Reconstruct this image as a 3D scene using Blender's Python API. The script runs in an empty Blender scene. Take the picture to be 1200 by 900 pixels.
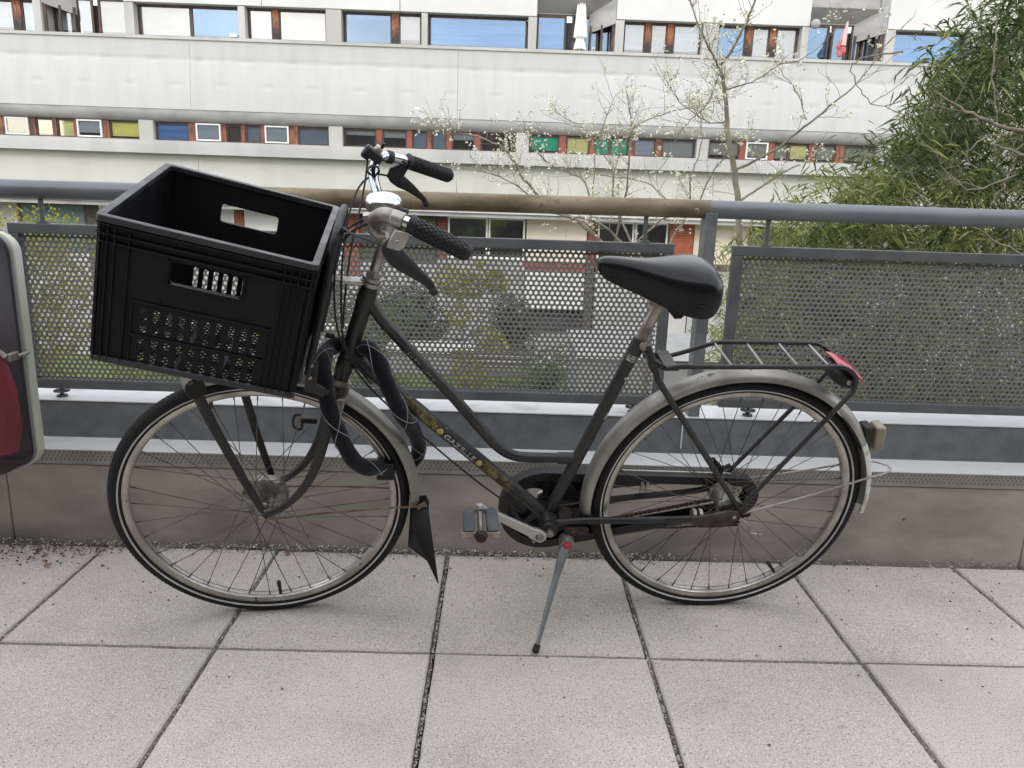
import bpy, bmesh, math, random
import numpy as np
from mathutils import Vector, Matrix
R = math.radians
PI = math.pi
random.seed(7)
scene = bpy.context.scene
col = scene.collection

# ---------------------------------------------------------------- camera
CAM_H = 1.0965
th, roll, yaw = .24084, .033, .01685
fw = Vector((math.sin(yaw)*math.cos(th), math.cos(yaw)*math.cos(th), -math.sin(th)))
rt = Vector((math.cos(yaw), -math.sin(yaw), 0)); up = rt.cross(fw)
rt2 = rt*math.cos(roll) + up*math.sin(roll); up2 = up*math.cos(roll) - rt*math.sin(roll)
cd = bpy.data.cameras.new('camera'); cam = bpy.data.objects.new('camera', cd); col.objects.link(cam)
cd.sensor_width = 36; cd.lens = 893/1200*36; cd.clip_start = .05; cd.clip_end = 900
cam.matrix_world = Matrix(((rt2.x, up2.x, -fw.x, 0), (rt2.y, up2.y, -fw.y, 0), (rt2.z, up2.z, -fw.z, CAM_H), (0, 0, 0, 1)))
scene.camera = cam

# ---------------------------------------------------------------- light
SUN_EL, SUN_AZ = R(33), R(196)          # azimuth clockwise from +Y: behind the camera, a little to the left
world = bpy.data.worlds.new('World'); scene.world = world; world.use_nodes = True
wn = world.node_tree.nodes; wl = world.node_tree.links
bg = wn['Background']; bg.inputs['Strength'].default_value = .15
sky = wn.new('ShaderNodeTexSky'); sky.sky_type = 'NISHITA'; sky.sun_disc = False
sky.sun_elevation = SUN_EL; sky.sun_rotation = SUN_AZ; sky.dust_density = 2.0; sky.altitude = 400
tc = wn.new('ShaderNodeTexCoord'); nz = wn.new('ShaderNodeTexNoise'); nz.inputs['Scale'].default_value = 2.6; nz.inputs['Detail'].default_value = 6
rp = wn.new('ShaderNodeValToRGB'); rp.color_ramp.elements[0].position = .36; rp.color_ramp.elements[0].color = (.35, .35, .35, 1)
rp.color_ramp.elements[1].position = .56; rp.color_ramp.elements[1].color = (1, 1, 1, 1)
mx = wn.new('ShaderNodeMix'); mx.data_type = 'RGBA'; mx.inputs['B'].default_value = (7.5, 7.5, 7.55, 1)
wl.new(tc.outputs['Generated'], nz.inputs['Vector']); wl.new(nz.outputs['Fac'], rp.inputs['Fac'])
wl.new(rp.outputs['Color'], mx.inputs['Factor']); wl.new(sky.outputs['Color'], mx.inputs['A']); wl.new(mx.outputs['Result'], bg.inputs['Color'])
sd = bpy.data.lights.new('sun', 'SUN'); sun = bpy.data.objects.new('sun', sd); col.objects.link(sun)
sd.energy = .5; sd.angle = R(12); sd.color = (1, .98, .95)
sdir = Vector((math.sin(SUN_AZ)*math.cos(SUN_EL), math.cos(SUN_AZ)*math.cos(SUN_EL), math.sin(SUN_EL)))
sun.rotation_euler = sdir.to_track_quat('Z', 'Y').to_euler()
scene.view_settings.view_transform = 'Standard'; scene.view_settings.look = 'None'; scene.view_settings.gamma = 1
scene.view_settings.exposure = 1.05

# ---------------------------------------------------------------- helpers
def smooth(pts, n=6):
    P = [Vector(p) for p in pts]; P = [P[0]*2-P[1]] + P + [P[-1]*2-P[-2]]; out = []
    for i in range(1, len(P)-2):
        a, b, c, d = P[i-1:i+3]
        for k in range(n):
            t = k/n
            out.append(.5*((2*b)+(c-a)*t+(2*a-5*b+4*c-d)*t*t+(3*b-a-3*c+d)*t**3))
    out.append(P[-2]); return out

def lerp(a, b, t): return a+(b-a)*t

class MB:
    def __init__(s): s.v = []; s.f = []
    def add(s, v, f):
        o = len(s.v); s.v += [tuple(q) for q in v]; s.f += [tuple(i+o for i in q) for q in f]; return s
    def box(s, x0, x1, y0, y1, z0, z1):
        return s.add([(x, y, z) for z in (z0, z1) for y in (y0, y1) for x in (x0, x1)],
                     [(0, 2, 3, 1), (4, 5, 7, 6), (0, 1, 5, 4), (1, 3, 7, 5), (3, 2, 6, 7), (2, 0, 4, 6)])
    def obox(s, c, ax, ay, az, hx, hy, hz):
        c = Vector(c); ax = Vector(ax).normalized(); ay = Vector(ay).normalized(); az = Vector(az).normalized()
        return s.add([c+ax*hx*i+ay*hy*j+az*hz*k for k in (-1, 1) for j in (-1, 1) for i in (-1, 1)],
                     [(0, 2, 3, 1), (4, 5, 7, 6), (0, 1, 5, 4), (1, 3, 7, 5), (3, 2, 6, 7), (2, 0, 4, 6)])
    def tube(s, pts, r, seg=10, cap=True, flat=1.0, upv=None):
        P = [Vector(p) for p in pts]; n = len(P)
        rr = r if isinstance(r, (list, tuple)) else None
        T = []
        for i in range(n):
            t = P[min(i+1, n-1)]-P[max(i-1, 0)]; T.append(t.normalized() if t.length > 1e-9 else Vector((0, 0, 1)))
        u = Vector(upv) if upv else (Vector((0, 1, 0)) if abs(T[0].y) < .8 else Vector((1, 0, 0)))
        V = []
        for i in range(n):
            u = (u-T[i]*u.dot(T[i])).normalized(); w = T[i].cross(u)
            if rr: k = i/(n-1)*(len(rr)-1); j = min(int(k), len(rr)-2); ra = lerp(rr[j], rr[j+1], k-j) if len(rr) > 1 else rr[0]
            else: ra = r
            for q in range(seg):
                a = 2*PI*q/seg; V.append(P[i]+u*math.cos(a)*ra*flat+w*math.sin(a)*ra)
        F = [(i*seg+q, i*seg+(q+1) % seg, (i+1)*seg+(q+1) % seg, (i+1)*seg+q) for i in range(n-1) for q in range(seg)]
        if cap: F += [tuple(range(seg-1, -1, -1)), tuple((n-1)*seg+q for q in range(seg))]
        return s.add(V, F)
    def lathe(s, prof, c=(0, 0, 0), axis=(0, 1, 0), seg=32, closed=False, cap=False):
        a = Vector(axis).normalized(); u = a.orthogonal().normalized(); w = a.cross(u); c = Vector(c); n = len(prof); V = []
        for r, h in prof:
            for q in range(seg):
                t = 2*PI*q/seg; V.append(c+a*h+(u*math.cos(t)+w*math.sin(t))*r)
        m = n if closed else n-1
        F = [(i*seg+q, i*seg+(q+1) % seg, ((i+1) % n)*seg+(q+1) % seg, ((i+1) % n)*seg+q) for i in range(m) for q in range(seg)]
        if cap: F += [tuple(range(seg-1, -1, -1)), tuple((n-1)*seg+q for q in range(seg))]
        return s.add(V, F)
    def cyl(s, a, b, r, seg=14):
        return s.tube([a, b], r, seg)
    def prism(s, poly, y0, y1, axes=(0, 2)):
        n = len(poly); V = []
        for y in (y0, y1):
            for p in poly:
                q = [0, 0, 0]; q[axes[0]] = p[0]; q[axes[1]] = p[1]; q[3-axes[0]-axes[1]] = y; V.append(q)
        return s.add(V, [tuple(range(n)), tuple(range(2*n-1, n-1, -1))]+[(i, (i+1) % n, n+(i+1) % n, n+i) for i in range(n)])
    def sphere(s, c, r, sx=1, sy=1, sz=1, seg=14, rings=8):
        c = Vector(c); V = [c+Vector((0, 0, r*sz))]
        for i in range(1, rings):
            a = PI*i/rings
            for q in range(seg):
                t = 2*PI*q/seg; V.append(c+Vector((math.sin(a)*math.cos(t)*r*sx, math.sin(a)*math.sin(t)*r*sy, math.cos(a)*r*sz)))
        V.append(c-Vector((0, 0, r*sz))); L = len(V)-1
        F = [(0, 1+q, 1+(q+1) % seg) for q in range(seg)]
        for i in range(rings-2):
            F += [(1+i*seg+q, 1+(i+1)*seg+q, 1+(i+1)*seg+(q+1) % seg, 1+i*seg+(q+1) % seg) for q in range(seg)]
        F += [(L, 1+(rings-2)*seg+(q+1) % seg, 1+(rings-2)*seg+q) for q in range(seg)]
        return s.add(V, F)
    def mesh(s, name, xf=None, shade=True, ang=35, fix=True):
        me = bpy.data.meshes.new(name); v = s.v if xf is None else [xf(Vector(q)) for q in s.v]
        me.from_pydata([tuple(q) for q in v], [], s.f)
        if fix and len(s.f) < 60000:
            bm = bmesh.new(); bm.from_mesh(me); bmesh.ops.recalc_face_normals(bm, faces=bm.faces); bm.to_mesh(me); bm.free()
        if shade: me.shade_smooth(); me.set_sharp_from_angle(angle=R(ang))
        me.update(); return me
    def build(s, name, m, parent=None, xf=None, shade=True, ang=35, bevel=0, bseg=2, label=None, fix=True):
        me = s.mesh(name, xf, shade, ang, fix); me.materials.append(m)
        o = bpy.data.objects.new(name, me); col.objects.link(o)
        if parent: o.parent = parent
        if label: o['label'] = label
        if bevel:
            b = o.modifiers.new('bevel', 'BEVEL'); b.width = bevel; b.segments = bseg; b.limit_method = 'ANGLE'; b.angle_limit = R(40)
        return o

def tag(o, label=None, cat=None, group=None, kind=None):
    if label: o['label'] = label
    if cat: o['category'] = cat
    if group: o['group'] = group
    if kind: o['kind'] = kind
    return o

def thing(name, label, cat, loc=(0, 0, 0), group=None, kind=None):
    o = bpy.data.objects.new(name, None); col.objects.link(o); o.location = loc; o.empty_display_size = .1
    return tag(o, label, cat, group, kind)

def inst(src, parent, loc, rot=None):
    o = src.copy(); col.objects.link(o); o.parent = parent; o.location = loc
    if rot: o.rotation_euler = rot
    return o

# ---------------------------------------------------------------- materials
def mat(name, c, rough=.6, metal=0., var=None, vs=6., vd=5, vlo=.35, vhi=.65, bump=0., bs=40., bdist=.01, spec=.5, rvar=0., coat=0., alpha=1., stretch=None, speck=None, speck2=None, trans=0., sheen=0., sss=None, obj=True):
    m = bpy.data.materials.new(name); m.use_nodes = True; n = m.node_tree.nodes; l = m.node_tree.links
    p = n['Principled BSDF']; p.inputs['Base Color'].default_value = (*c, 1); p.inputs['Roughness'].default_value = rough
    p.inputs['Metallic'].default_value = metal; p.inputs['Specular IOR Level'].default_value = spec
    p.inputs['Coat Weight'].default_value = coat; p.inputs['Alpha'].default_value = alpha
    p.inputs['Transmission Weight'].default_value = trans; p.inputs['Sheen Weight'].default_value = sheen
    t = n.new('ShaderNodeTexCoord'); vec = t.outputs['Object']
    if not obj:
        g = n.new('ShaderNodeNewGeometry'); vec = g.outputs['Position']
    base_vec = vec
    if stretch:
        mp = n.new('ShaderNodeMapping'); mp.inputs['Scale'].default_value = stretch; l.new(vec, mp.inputs['Vector']); vec = mp.outputs['Vector']
    last = None
    if var is not None:
        z = n.new('ShaderNodeTexNoise'); z.inputs['Scale'].default_value = vs; z.inputs['Detail'].default_value = vd; l.new(vec, z.inputs['Vector'])
        r_ = n.new('ShaderNodeMapRange'); r_.inputs['From Min'].default_value = vlo; r_.inputs['From Max'].default_value = vhi; l.new(z.outputs['Fac'], r_.inputs['Value'])
        x = n.new('ShaderNodeMix'); x.data_type = 'RGBA'; x.inputs['A'].default_value = (*c, 1); x.inputs['B'].default_value = (*var, 1)
        l.new(r_.outputs['Result'], x.inputs['Factor']); last = x.outputs['Result']
        if rvar:
            r2 = n.new('ShaderNodeMapRange'); r2.inputs['To Min'].default_value = rough; r2.inputs['To Max'].default_value = rough+rvar
            l.new(r_.outputs['Result'], r2.inputs['Value']); l.new(r2.outputs['Result'], p.inputs['Roughness'])
    for sp in (speck, speck2):
        if sp:   # (colour, scale, threshold)
            v = n.new('ShaderNodeTexNoise'); v.inputs['Scale'].default_value = sp[1]; v.inputs['Detail'].default_value = 2; l.new(base_vec, v.inputs['Vector'])
            r_ = n.new('ShaderNodeMapRange'); r_.inputs['From Min'].default_value = sp[2]; r_.inputs['From Max'].default_value = sp[2]+.07; l.new(v.outputs['Fac'], r_.inputs['Value'])
            x = n.new('ShaderNodeMix'); x.data_type = 'RGBA'; x.inputs['B'].default_value = (*sp[0], 1)
            if last: l.new(last, x.inputs['A'])
            else: x.inputs['A'].default_value = (*c, 1)
            l.new(r_.outputs['Result'], x.inputs['Factor']); last = x.outputs['Result']
    if last: l.new(last, p.inputs['Base Color'])
    if bump:
        z = n.new('ShaderNodeTexNoise'); z.inputs['Scale'].default_value = bs; z.inputs['Detail'].default_value = 4; l.new(base_vec, z.inputs['Vector'])
        b = n.new('ShaderNodeBump'); b.inputs['Strength'].default_value = bump; b.inputs['Distance'].default_value = bdist
        l.new(z.outputs['Fac'], b.inputs['Height']); l.new(b.outputs['Normal'], p.inputs['Normal'])
    return m

def glass_mat(name, tint=(.85, .9, .92), fac=.35, rough=.03, refl=(1, 1, 1)):
    m = bpy.data.materials.new(name); m.use_nodes = True; n = m.node_tree.nodes; l = m.node_tree.links
    n.remove(n['Principled BSDF']); out = n['Material Output']
    a = n.new('ShaderNodeBsdfTransparent'); a.inputs['Color'].default_value = (*tint, 1)
    g = n.new('ShaderNodeBsdfGlossy'); g.inputs['Roughness'].default_value = rough; g.inputs['Color'].default_value = (*refl, 1)
    x = n.new('ShaderNodeMixShader'); lw = n.new('ShaderNodeLayerWeight'); lw.inputs['Blend'].default_value = .3
    ad = n.new('ShaderNodeMath'); ad.operation = 'ADD'; ad.inputs[1].default_value = fac; ad.use_clamp = True
    l.new(lw.outputs['Fresnel'], ad.inputs[0]); l.new(ad.outputs[0], x.inputs[0]); l.new(a.outputs[0], x.inputs[1]); l.new(g.outputs[0], x.inputs[2]); l.new(x.outputs[0], out.inputs['Surface'])
    return m

M = {}
M['paver'] = mat('paver', (.505, .462, .412), .9, var=(.40, .365, .325), vs=1.4, vd=8, vlo=.38, vhi=.66, bump=.6, bs=260, bdist=.003, speck=((.64, .62, .58), 330, .565), speck2=((.20, .175, .15), 260, .60), spec=.25, obj=False)
def per_object(m, amt, big=None):
    n = m.node_tree.nodes; l = m.node_tree.links; p = n['Principled BSDF']; src = p.inputs['Base Color'].links[0].from_socket
    oi = n.new('ShaderNodeObjectInfo'); mr = n.new('ShaderNodeMapRange'); mr.inputs['To Min'].default_value = 1-amt; mr.inputs['To Max'].default_value = 1+amt; l.new(oi.outputs['Random'], mr.inputs['Value'])
    hs = n.new('ShaderNodeHueSaturation'); l.new(src, hs.inputs['Color']); v = mr.outputs['Result']
    if big:
        g = n.new('ShaderNodeNewGeometry'); z = n.new('ShaderNodeTexNoise'); z.inputs['Scale'].default_value = big[0]; z.inputs['Detail'].default_value = 5; z.inputs['Roughness'].default_value = .62; l.new(g.outputs['Position'], z.inputs['Vector'])
        r2 = n.new('ShaderNodeMapRange'); r2.inputs['From Min'].default_value = .36; r2.inputs['From Max'].default_value = .52; r2.inputs['To Min'].default_value = big[1]; l.new(z.outputs['Fac'], r2.inputs['Value'])
        mu = n.new('ShaderNodeMath'); mu.operation = 'MULTIPLY'; l.new(v, mu.inputs[0]); l.new(r2.outputs['Result'], mu.inputs[1]); v = mu.outputs[0]
    l.new(v, hs.inputs['Value']); l.new(hs.outputs['Color'], p.inputs['Base Color'])
per_object(M['paver'], .06, (3.3, .90))
M['joint'] = mat('joint', (.022, .020, .017), .95, var=(.06, .055, .045), vs=30)
M['grit'] = mat('grit', (.50, .475, .43), .85, var=(.20, .18, .155), vs=55, vlo=.42, vhi=.58, spec=.3)
M['concrete'] = mat('concrete', (.38, .345, .30), .88, var=(.22, .20, .172), vs=3.2, vd=9, vlo=.36, vhi=.66, bump=.35, bs=60, bdist=.004, speck=((.10, .09, .08), 30, .72), stretch=(1, 1, 2.4), spec=.25)
M['steel'] = mat('steel', (.105, .114, .122), .55, .15, var=(.15, .16, .168), vs=22, vd=6, bump=.08, bs=180, bdist=.002, rvar=.12)
M['steel_dark'] = mat('steel_dark', (.082, .088, .092), .5, .2, var=(.115, .12, .123), vs=16, vd=6, rvar=.15, bump=.06, bs=120, bdist=.002)
M['sheet_top'] = mat('sheet_top', (.60, .605, .61), .5, .1, var=(.47, .47, .465), vs=9, vd=8, vlo=.52, vhi=.74, rvar=.2)  # pale metal, with brightness of the reflected sky put into its colour
M['perf'] = mat('perf', (.15, .152, .145), .5, .3, var=(.19, .19, .18), vs=3, rvar=.1)
M['rust_brown'] = mat('rust_brown', (.13, .098, .06), .7, .25, var=(.27, .22, .145), vs=16, vd=9, vlo=.4, vhi=.6, stretch=(.3, 1, 1), bump=.25, bs=90, bdist=.002, speck=((.15, .13, .11), 60, .62))
M['galv'] = mat('galv', (.14, .15, .17), .4, .4, var=(.19, .205, .22), vs=12, vd=7, stretch=(.4, 1, 1), rvar=.2, bump=.1, bs=70, bdist=.002)
M['black_plastic'] = mat('black_plastic', (.0045, .005, .0065), .40, bump=.04, bs=160, bdist=.001, var=(.008, .0085, .010), vs=5, rvar=.2, spec=.2)
M['rim_plastic'] = mat('rim_plastic', (.010, .011, .015), .34, bump=.06, bs=200, bdist=.001, var=(.028, .030, .036), vs=14, rvar=.25)
M['frame_paint'] = mat('frame_paint', (.021, .022, .023), .30, .35, var=(.042, .041, .039), vs=14, vd=8, rvar=.3, speck=((.16, .15, .13), 60, .70), bump=.08, bs=140, bdist=.001)
M['black_metal'] = mat('black_metal', (.010, .011, .012), .45, .1, var=(.018, .018, .018), vs=18, rvar=.25)
M['rubber'] = mat('rubber', (.007, .007, .009), .7, var=(.016, .016, .017), vs=12, bump=.1, bs=120, bdist=.001)
M['grip'] = mat('grip', (.005, .005, .006), .55)
M['alu'] = mat('alu', (.42, .41, .39), .42, .9, var=(.27, .25, .22), vs=10, vd=7, rvar=.2)
M['fender'] = mat('fender', (.37, .36, .335), .40, .55, var=(.22, .21, .188), vs=8, vd=8, rvar=.2, speck=((.10, .09, .075), 45, .66))
M['chrome'] = mat('chrome', (.50, .52, .55), .10, 1., var=(.6, .6, .6), vs=20, rvar=.12)
M['chrome_old'] = mat('chrome_old', (.42, .40, .37), .32, .95, var=(.2, .17, .14), vs=16, vd=7, rvar=.3)
M['spoke'] = mat('spoke', (.16, .15, .14), .45, .8, var=(.07, .055, .045), vs=9)
M['rusty'] = mat('rusty', (.042, .030, .024), .8, .3, var=(.02, .017, .015), vs=45, vd=8, speck=((.13, .062, .032), 60, .60))
M['rust_rod'] = mat('rust_rod', (.26, .20, .15), .6, .5, var=(.12, .065, .04), vs=30, vd=6)
M['stripe'] = mat('stripe', (.55, .55, .54), .45, var=(.36, .35, .34), vs=10)
M['vinyl'] = mat('vinyl', (.003, .0035, .005), .27, bump=.05, bs=260, bdist=.001, var=(.006, .0065, .008), vs=4, rvar=.10, spec=.25, coat=.12)
M['red_lens'] = mat('red_lens', (.38, .02, .035), .15, coat=.5)
M['old_lens'] = mat('old_lens', (.27, .24, .17), .35, var=(.18, .16, .11), vs=14)
M['fabric'] = mat('fabric', (.003, .0035, .007), .9, bump=.25, bs=500, bdist=.001, sheen=.15, spec=.2)
M['thread'] = mat('thread', (.30, .32, .33), .6)
M['gold'] = mat('gold', (.36, .29, .10), .5, .3, var=(.10, .08, .03), vs=90, vlo=.45, vhi=.6)
M['decal'] = mat('decal', (.42, .42, .40), .5, var=(.14, .14, .13), vs=120, vlo=.5, vhi=.62)
M['kick'] = mat('kick', (.24, .26, .26), .42, .7, var=(.16, .17, .17), vs=15, rvar=.2)
M['beige_plastic'] = mat('beige_plastic', (.46, .47, .40), .5, var=(.32, .34, .27), vs=5, bump=.1, bs=30, bdist=.003)
M['smoke'] = glass_mat('smoke', (.74, .74, .77), -.08, .16, (.6, .6, .62))
_n = M['smoke'].node_tree.nodes; _l = M['smoke'].node_tree.links; _d = _n.new('ShaderNodeBsdfDiffuse'); _d.inputs['Color'].default_value = (.24, .235, .25, 1); _x = _n.new('ShaderNodeMixShader'); _x.inputs[0].default_value = .13
_l.new(_n['Material Output'].inputs['Surface'].links[0].from_socket, _x.inputs[1]); _l.new(_d.outputs[0], _x.inputs[2]); _l.new(_x.outputs[0], _n['Material Output'].inputs['Surface'])
M['ext_red'] = mat('ext_red', (.70, .02, .045), .35, var=(.50, .012, .03), vs=6, bump=.2, bs=9, bdist=.02)
M['yellow'] = mat('yellow', (.62, .50, .04), .5)
M['case'] = mat('case', (.012, .012, .013), .35)
M['leaf_dry'] = mat('leaf_dry', (.12, .065, .035), .8, var=(.07, .045, .03), vs=40)
# building
M['facade'] = mat('facade', (.485, .487, .475), .85, var=(.435, .437, .425), vs=1.2, vd=9, vlo=.40, vhi=.78, stretch=(2.6, 1, .45), bump=.1, bs=8, bdist=.01, obj=False)
M['facade_low'] = mat('facade_low', (.49, .487, .45), .85, var=(.445, .442, .405), vs=.9, vd=8, vlo=.45, vhi=.75, stretch=(1.6, 1, .16), obj=False)
M['facade_white'] = mat('facade_white', (.60, .60, .59), .8, var=(.54, .54, .53), vs=.7, obj=False)
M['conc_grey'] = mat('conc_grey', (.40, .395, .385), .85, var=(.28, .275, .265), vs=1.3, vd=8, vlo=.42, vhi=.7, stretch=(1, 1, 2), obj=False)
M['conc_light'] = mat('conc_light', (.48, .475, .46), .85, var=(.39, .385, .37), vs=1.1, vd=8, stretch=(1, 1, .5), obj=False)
M['wood_orange'] = mat('wood_orange', (.28, .11, .05), .6, var=(.07, .04, .03), vs=2.2, vd=6, vlo=.42, vhi=.62, stretch=(4, 4, 1), obj=False)
M['wood_upper'] = mat('wood_upper', (.34, .12, .045), .6, var=(.12, .05, .03), vs=6, vlo=.4, vhi=.62, stretch=(4, 4, 1), obj=False)
def weather(m):
    n = m.node_tree.nodes; l = m.node_tree.links; p = n['Principled BSDF']; src = p.inputs['Base Color'].links[0].from_socket
    g = n.new('ShaderNodeNewGeometry'); sx = n.new('ShaderNodeSeparateXYZ'); l.new(g.outputs['Position'], sx.inputs[0]); z = n.new('ShaderNodeTexNoise'); z.inputs['Scale'].default_value = 7; l.new(g.outputs['Position'], z.inputs['Vector'])
    a = n.new('ShaderNodeMath'); a.operation = 'MULTIPLY_ADD'; a.inputs[1].default_value = .5; l.new(z.outputs['Fac'], a.inputs[0]); l.new(sx.outputs['Z'], a.inputs[2])
    r = n.new('ShaderNodeMapRange'); r.inputs['From Min'].default_value = 5.95; r.inputs['From Max'].default_value = 6.3; l.new(a.outputs[0], r.inputs['Value'])
    x = n.new('ShaderNodeMix'); x.data_type = 'RGBA'; x.inputs['A'].default_value = (.02, .018, .017, 1); l.new(r.outputs['Result'], x.inputs['Factor']); l.new(src, x.inputs['B']); l.new(x.outputs['Result'], p.inputs['Base Color'])
weather(M['wood_upper'])
M['leaf_orange'] = mat('leaf_orange', (.36, .15, .055), .75, var=(.20, .08, .03), vs=50)
M['wood_red'] = mat('wood_red', (.25, .075, .045), .65, var=(.10, .04, .03), vs=4, vd=6, vlo=.45, vhi=.65, obj=False)
M['brown_frame'] = mat('brown_frame', (.055, .04, .033), .6, var=(.14, .06, .035), vs=2.5, vlo=.5, vhi=.7, obj=False)
M['white_frame'] = mat('white_frame', (.74, .74, .73), .5)
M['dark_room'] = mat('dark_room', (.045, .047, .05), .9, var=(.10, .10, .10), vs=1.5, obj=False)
M['glass'] = glass_mat('glass', (.97, .98, .98), fac=.10)
M['glass_blue'] = glass_mat('glass_blue', (.75, .85, .95), .14, .04, (.6, .75, .9))  # blue of the mirrored sky is put into this pane's tint
def blind_or_sky(name, c, c2=None): M[name] = mat(name, c, .8, var=c2 or tuple(q*.86 for q in c), vs=2, stretch=(.3, 1, 6), obj=False)
blind_or_sky('blind_white', (.32, .345, .35)); blind_or_sky('blind_cream', (.33, .33, .29)); blind_or_sky('blind_yellow', (.74, .70, .20)); blind_or_sky('blind_lemon', (.74, .72, .34))
blind_or_sky('blind_blue', (.07, .16, .42), (.10, .22, .50)); blind_or_sky('blind_sky', (.08, .20, .40), (.24, .38, .55)); blind_or_sky('blind_slate', (.17, .22, .30)); blind_or_sky('blind_green', (.02, .46, .28)); blind_or_sky('blind_grey', (.30, .33, .36)); blind_or_sky('blind_olive', (.22, .23, .15)); blind_or_sky('blind_dark', (.05, .035, .02)); blind_or_sky('blind_pale', (.34, .39, .46)); blind_or_sky('blind_aqua', (.30, .43, .46))  # the sky tone paints a sky reflection behind blue panes, no real blind
M['brick_m'] = mat('brick_m', (.36, .10, .05), .85, var=(.30, .07, .03), vs=5, obj=False)
M['mortar'] = mat('mortar', (.33, .30, .27), .9)
M['cream_wall'] = mat('cream_wall', (.70, .63, .52), .85, var=(.62, .55, .45), vs=1, obj=False)
# ground and plants
M['grass'] = mat('grass', (.075, .115, .02), .9, var=(.13, .17, .035), vs=1.2, vd=8, bump=.5, bs=20, bdist=.05, obj=False)
M['grass_blade'] = mat('grass_blade', (.10, .17, .02), .7, var=(.16, .22, .04), vs=1.5, obj=False)
M['path'] = mat('path', (.36, .345, .32), .9, var=(.29, .28, .25), vs=1.5, vd=8, obj=False)
M['bark'] = mat('bark', (.15, .135, .105), .85, var=(.25, .225, .16), vs=9, vd=6, bump=.4, bs=40, bdist=.01, obj=False)
M['bark_pale'] = mat('bark_pale', (.25, .22, .16), .8, var=(.13, .115, .085), vs=8, obj=False)
M['petal'] = mat('petal', (.80, .79, .70), .7, var=(.66, .68, .48), vs=5, obj=False)
def leafmat(name, a, b, rough=.55):
    M[name] = mat(name, a, rough, var=b, vs=3.2, vd=4, vlo=.38, vhi=.62, obj=False); p = M[name].node_tree.nodes['Principled BSDF']
    p.inputs['Subsurface Weight'].default_value = 0
    n = M[name].node_tree.nodes; l = M[name].node_tree.links; tr = n.new('ShaderNodeBsdfTranslucent'); x = n.new('ShaderNodeMixShader'); x.inputs[0].default_value = .3
    src = p.inputs['Base Color'].links[0].from_socket; l.new(src, tr.inputs['Color']); l.new(p.outputs[0], x.inputs[1]); l.new(tr.outputs[0], x.inputs[2]); l.new(x.outputs[0], n['Material Output'].inputs['Surface'])
leafmat('bamboo_leaf', (.038, .066, .016), (.095, .135, .03))
leafmat('bamboo_light', (.16, .20, .05), (.27, .28, .10))
leafmat('bush_yellow', (.20, .22, .03), (.36, .33, .05)); leafmat('bush_green', (.06, .12, .02), (.13, .19, .04))
leafmat('bush_dark', (.035, .06, .018), (.07, .10, .03))
M['cane'] = mat('cane', (.24, .24, .10), .5, var=(.32, .28, .16), vs=4, obj=False)
M['timber'] = mat('timber', (.11, .09, .075), .8, var=(.06, .05, .04), vs=6, obj=False)
M['roof_grey'] = mat('roof_grey', (.30, .30, .295), .8, var=(.24, .24, .235), vs=3, obj=False)
M['rear_wall'] = mat('rear_wall', (.10, .095, .09), .85, var=(.075, .07, .065), vs=.8, obj=False)
M['teal'] = mat('teal', (.02, .35, .28), .6); M['pink'] = mat('pink', (.50, .12, .13), .7)

# ---------------------------------------------------------------- ground, terrace, paving
def struct(o): o['kind'] = 'structure'; return o
GZ = -3.5
g = MB().add([(-400, 2.47, GZ), (400, 2.47, GZ), (400, 700, GZ), (-400, 700, GZ)], [(0, 1, 2, 3)]); struct(g.build('courtyard_ground', M['path'], shade=False))
g = MB().add([(-60, 12.2, GZ+.03), (60, 12.2, GZ+.03), (60, 20.6, GZ+.03), (-60, 20.6, GZ+.03)], [(0, 1, 2, 3)]); struct(g.build('lawn', M['grass'], shade=False))
g = MB().box(-40, 40, -3.0, 2.47, GZ-.3, -.045); terrace = struct(g.build('terrace', M['joint'], shade=False))
TS = .5338; X0 = -.1461; Y0 = 1.6694
def paver_mesh(seed):
    rnd = random.Random(seed); h = TS/2-.0062; c = .004; N = 12; pts = []
    for s in range(4):
        for k in range(N):
            t = -1+2*k/N; j = rnd.uniform(-.0011, .0009); d = h+j
            pts.append([(t*h, -d), (d, t*h), (-t*h, d), (-d, -t*h)][s])
    n = len(pts); V = [(x, y, -.04) for x, y in pts]+[(x, y, -c) for x, y in pts]+[(x*(1-c/h), y*(1-c/h), 0) for x, y in pts]
    F = [(i, (i+1) % n, n+(i+1) % n, n+i) for i in range(n)]+[(n+i, n+(i+1) % n, 2*n+(i+1) % n, 2*n+i) for i in range(n)]+[tuple(range(2*n, 3*n))]
    me = bpy.data.meshes.new('paver'); me.from_pydata(V, [], F); me.materials.append(M['paver']); return me
pm = [paver_mesh(s) for s in range(5)]
rnd = random.Random(3)
for j in range(-6, 2):
    for i in range(-7, 8):
        y0 = Y0+TS*(j-.5)
        o = bpy.data.objects.new('paver', rnd.choice(pm)); col.objects.link(o); o.parent = terrace
        if y0+TS/2 > 2.22: continue
        o.location = (X0+TS*(i+.5)+rnd.uniform(-.0015, .0015), y0+rnd.uniform(-.001, .001), rnd.uniform(-.002, .001)); o.rotation_euler = (rnd.uniform(-.002, .002), rnd.uniform(-.002, .002), rnd.uniform(-.003, .003)+PI/2*rnd.randrange(4))
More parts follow.
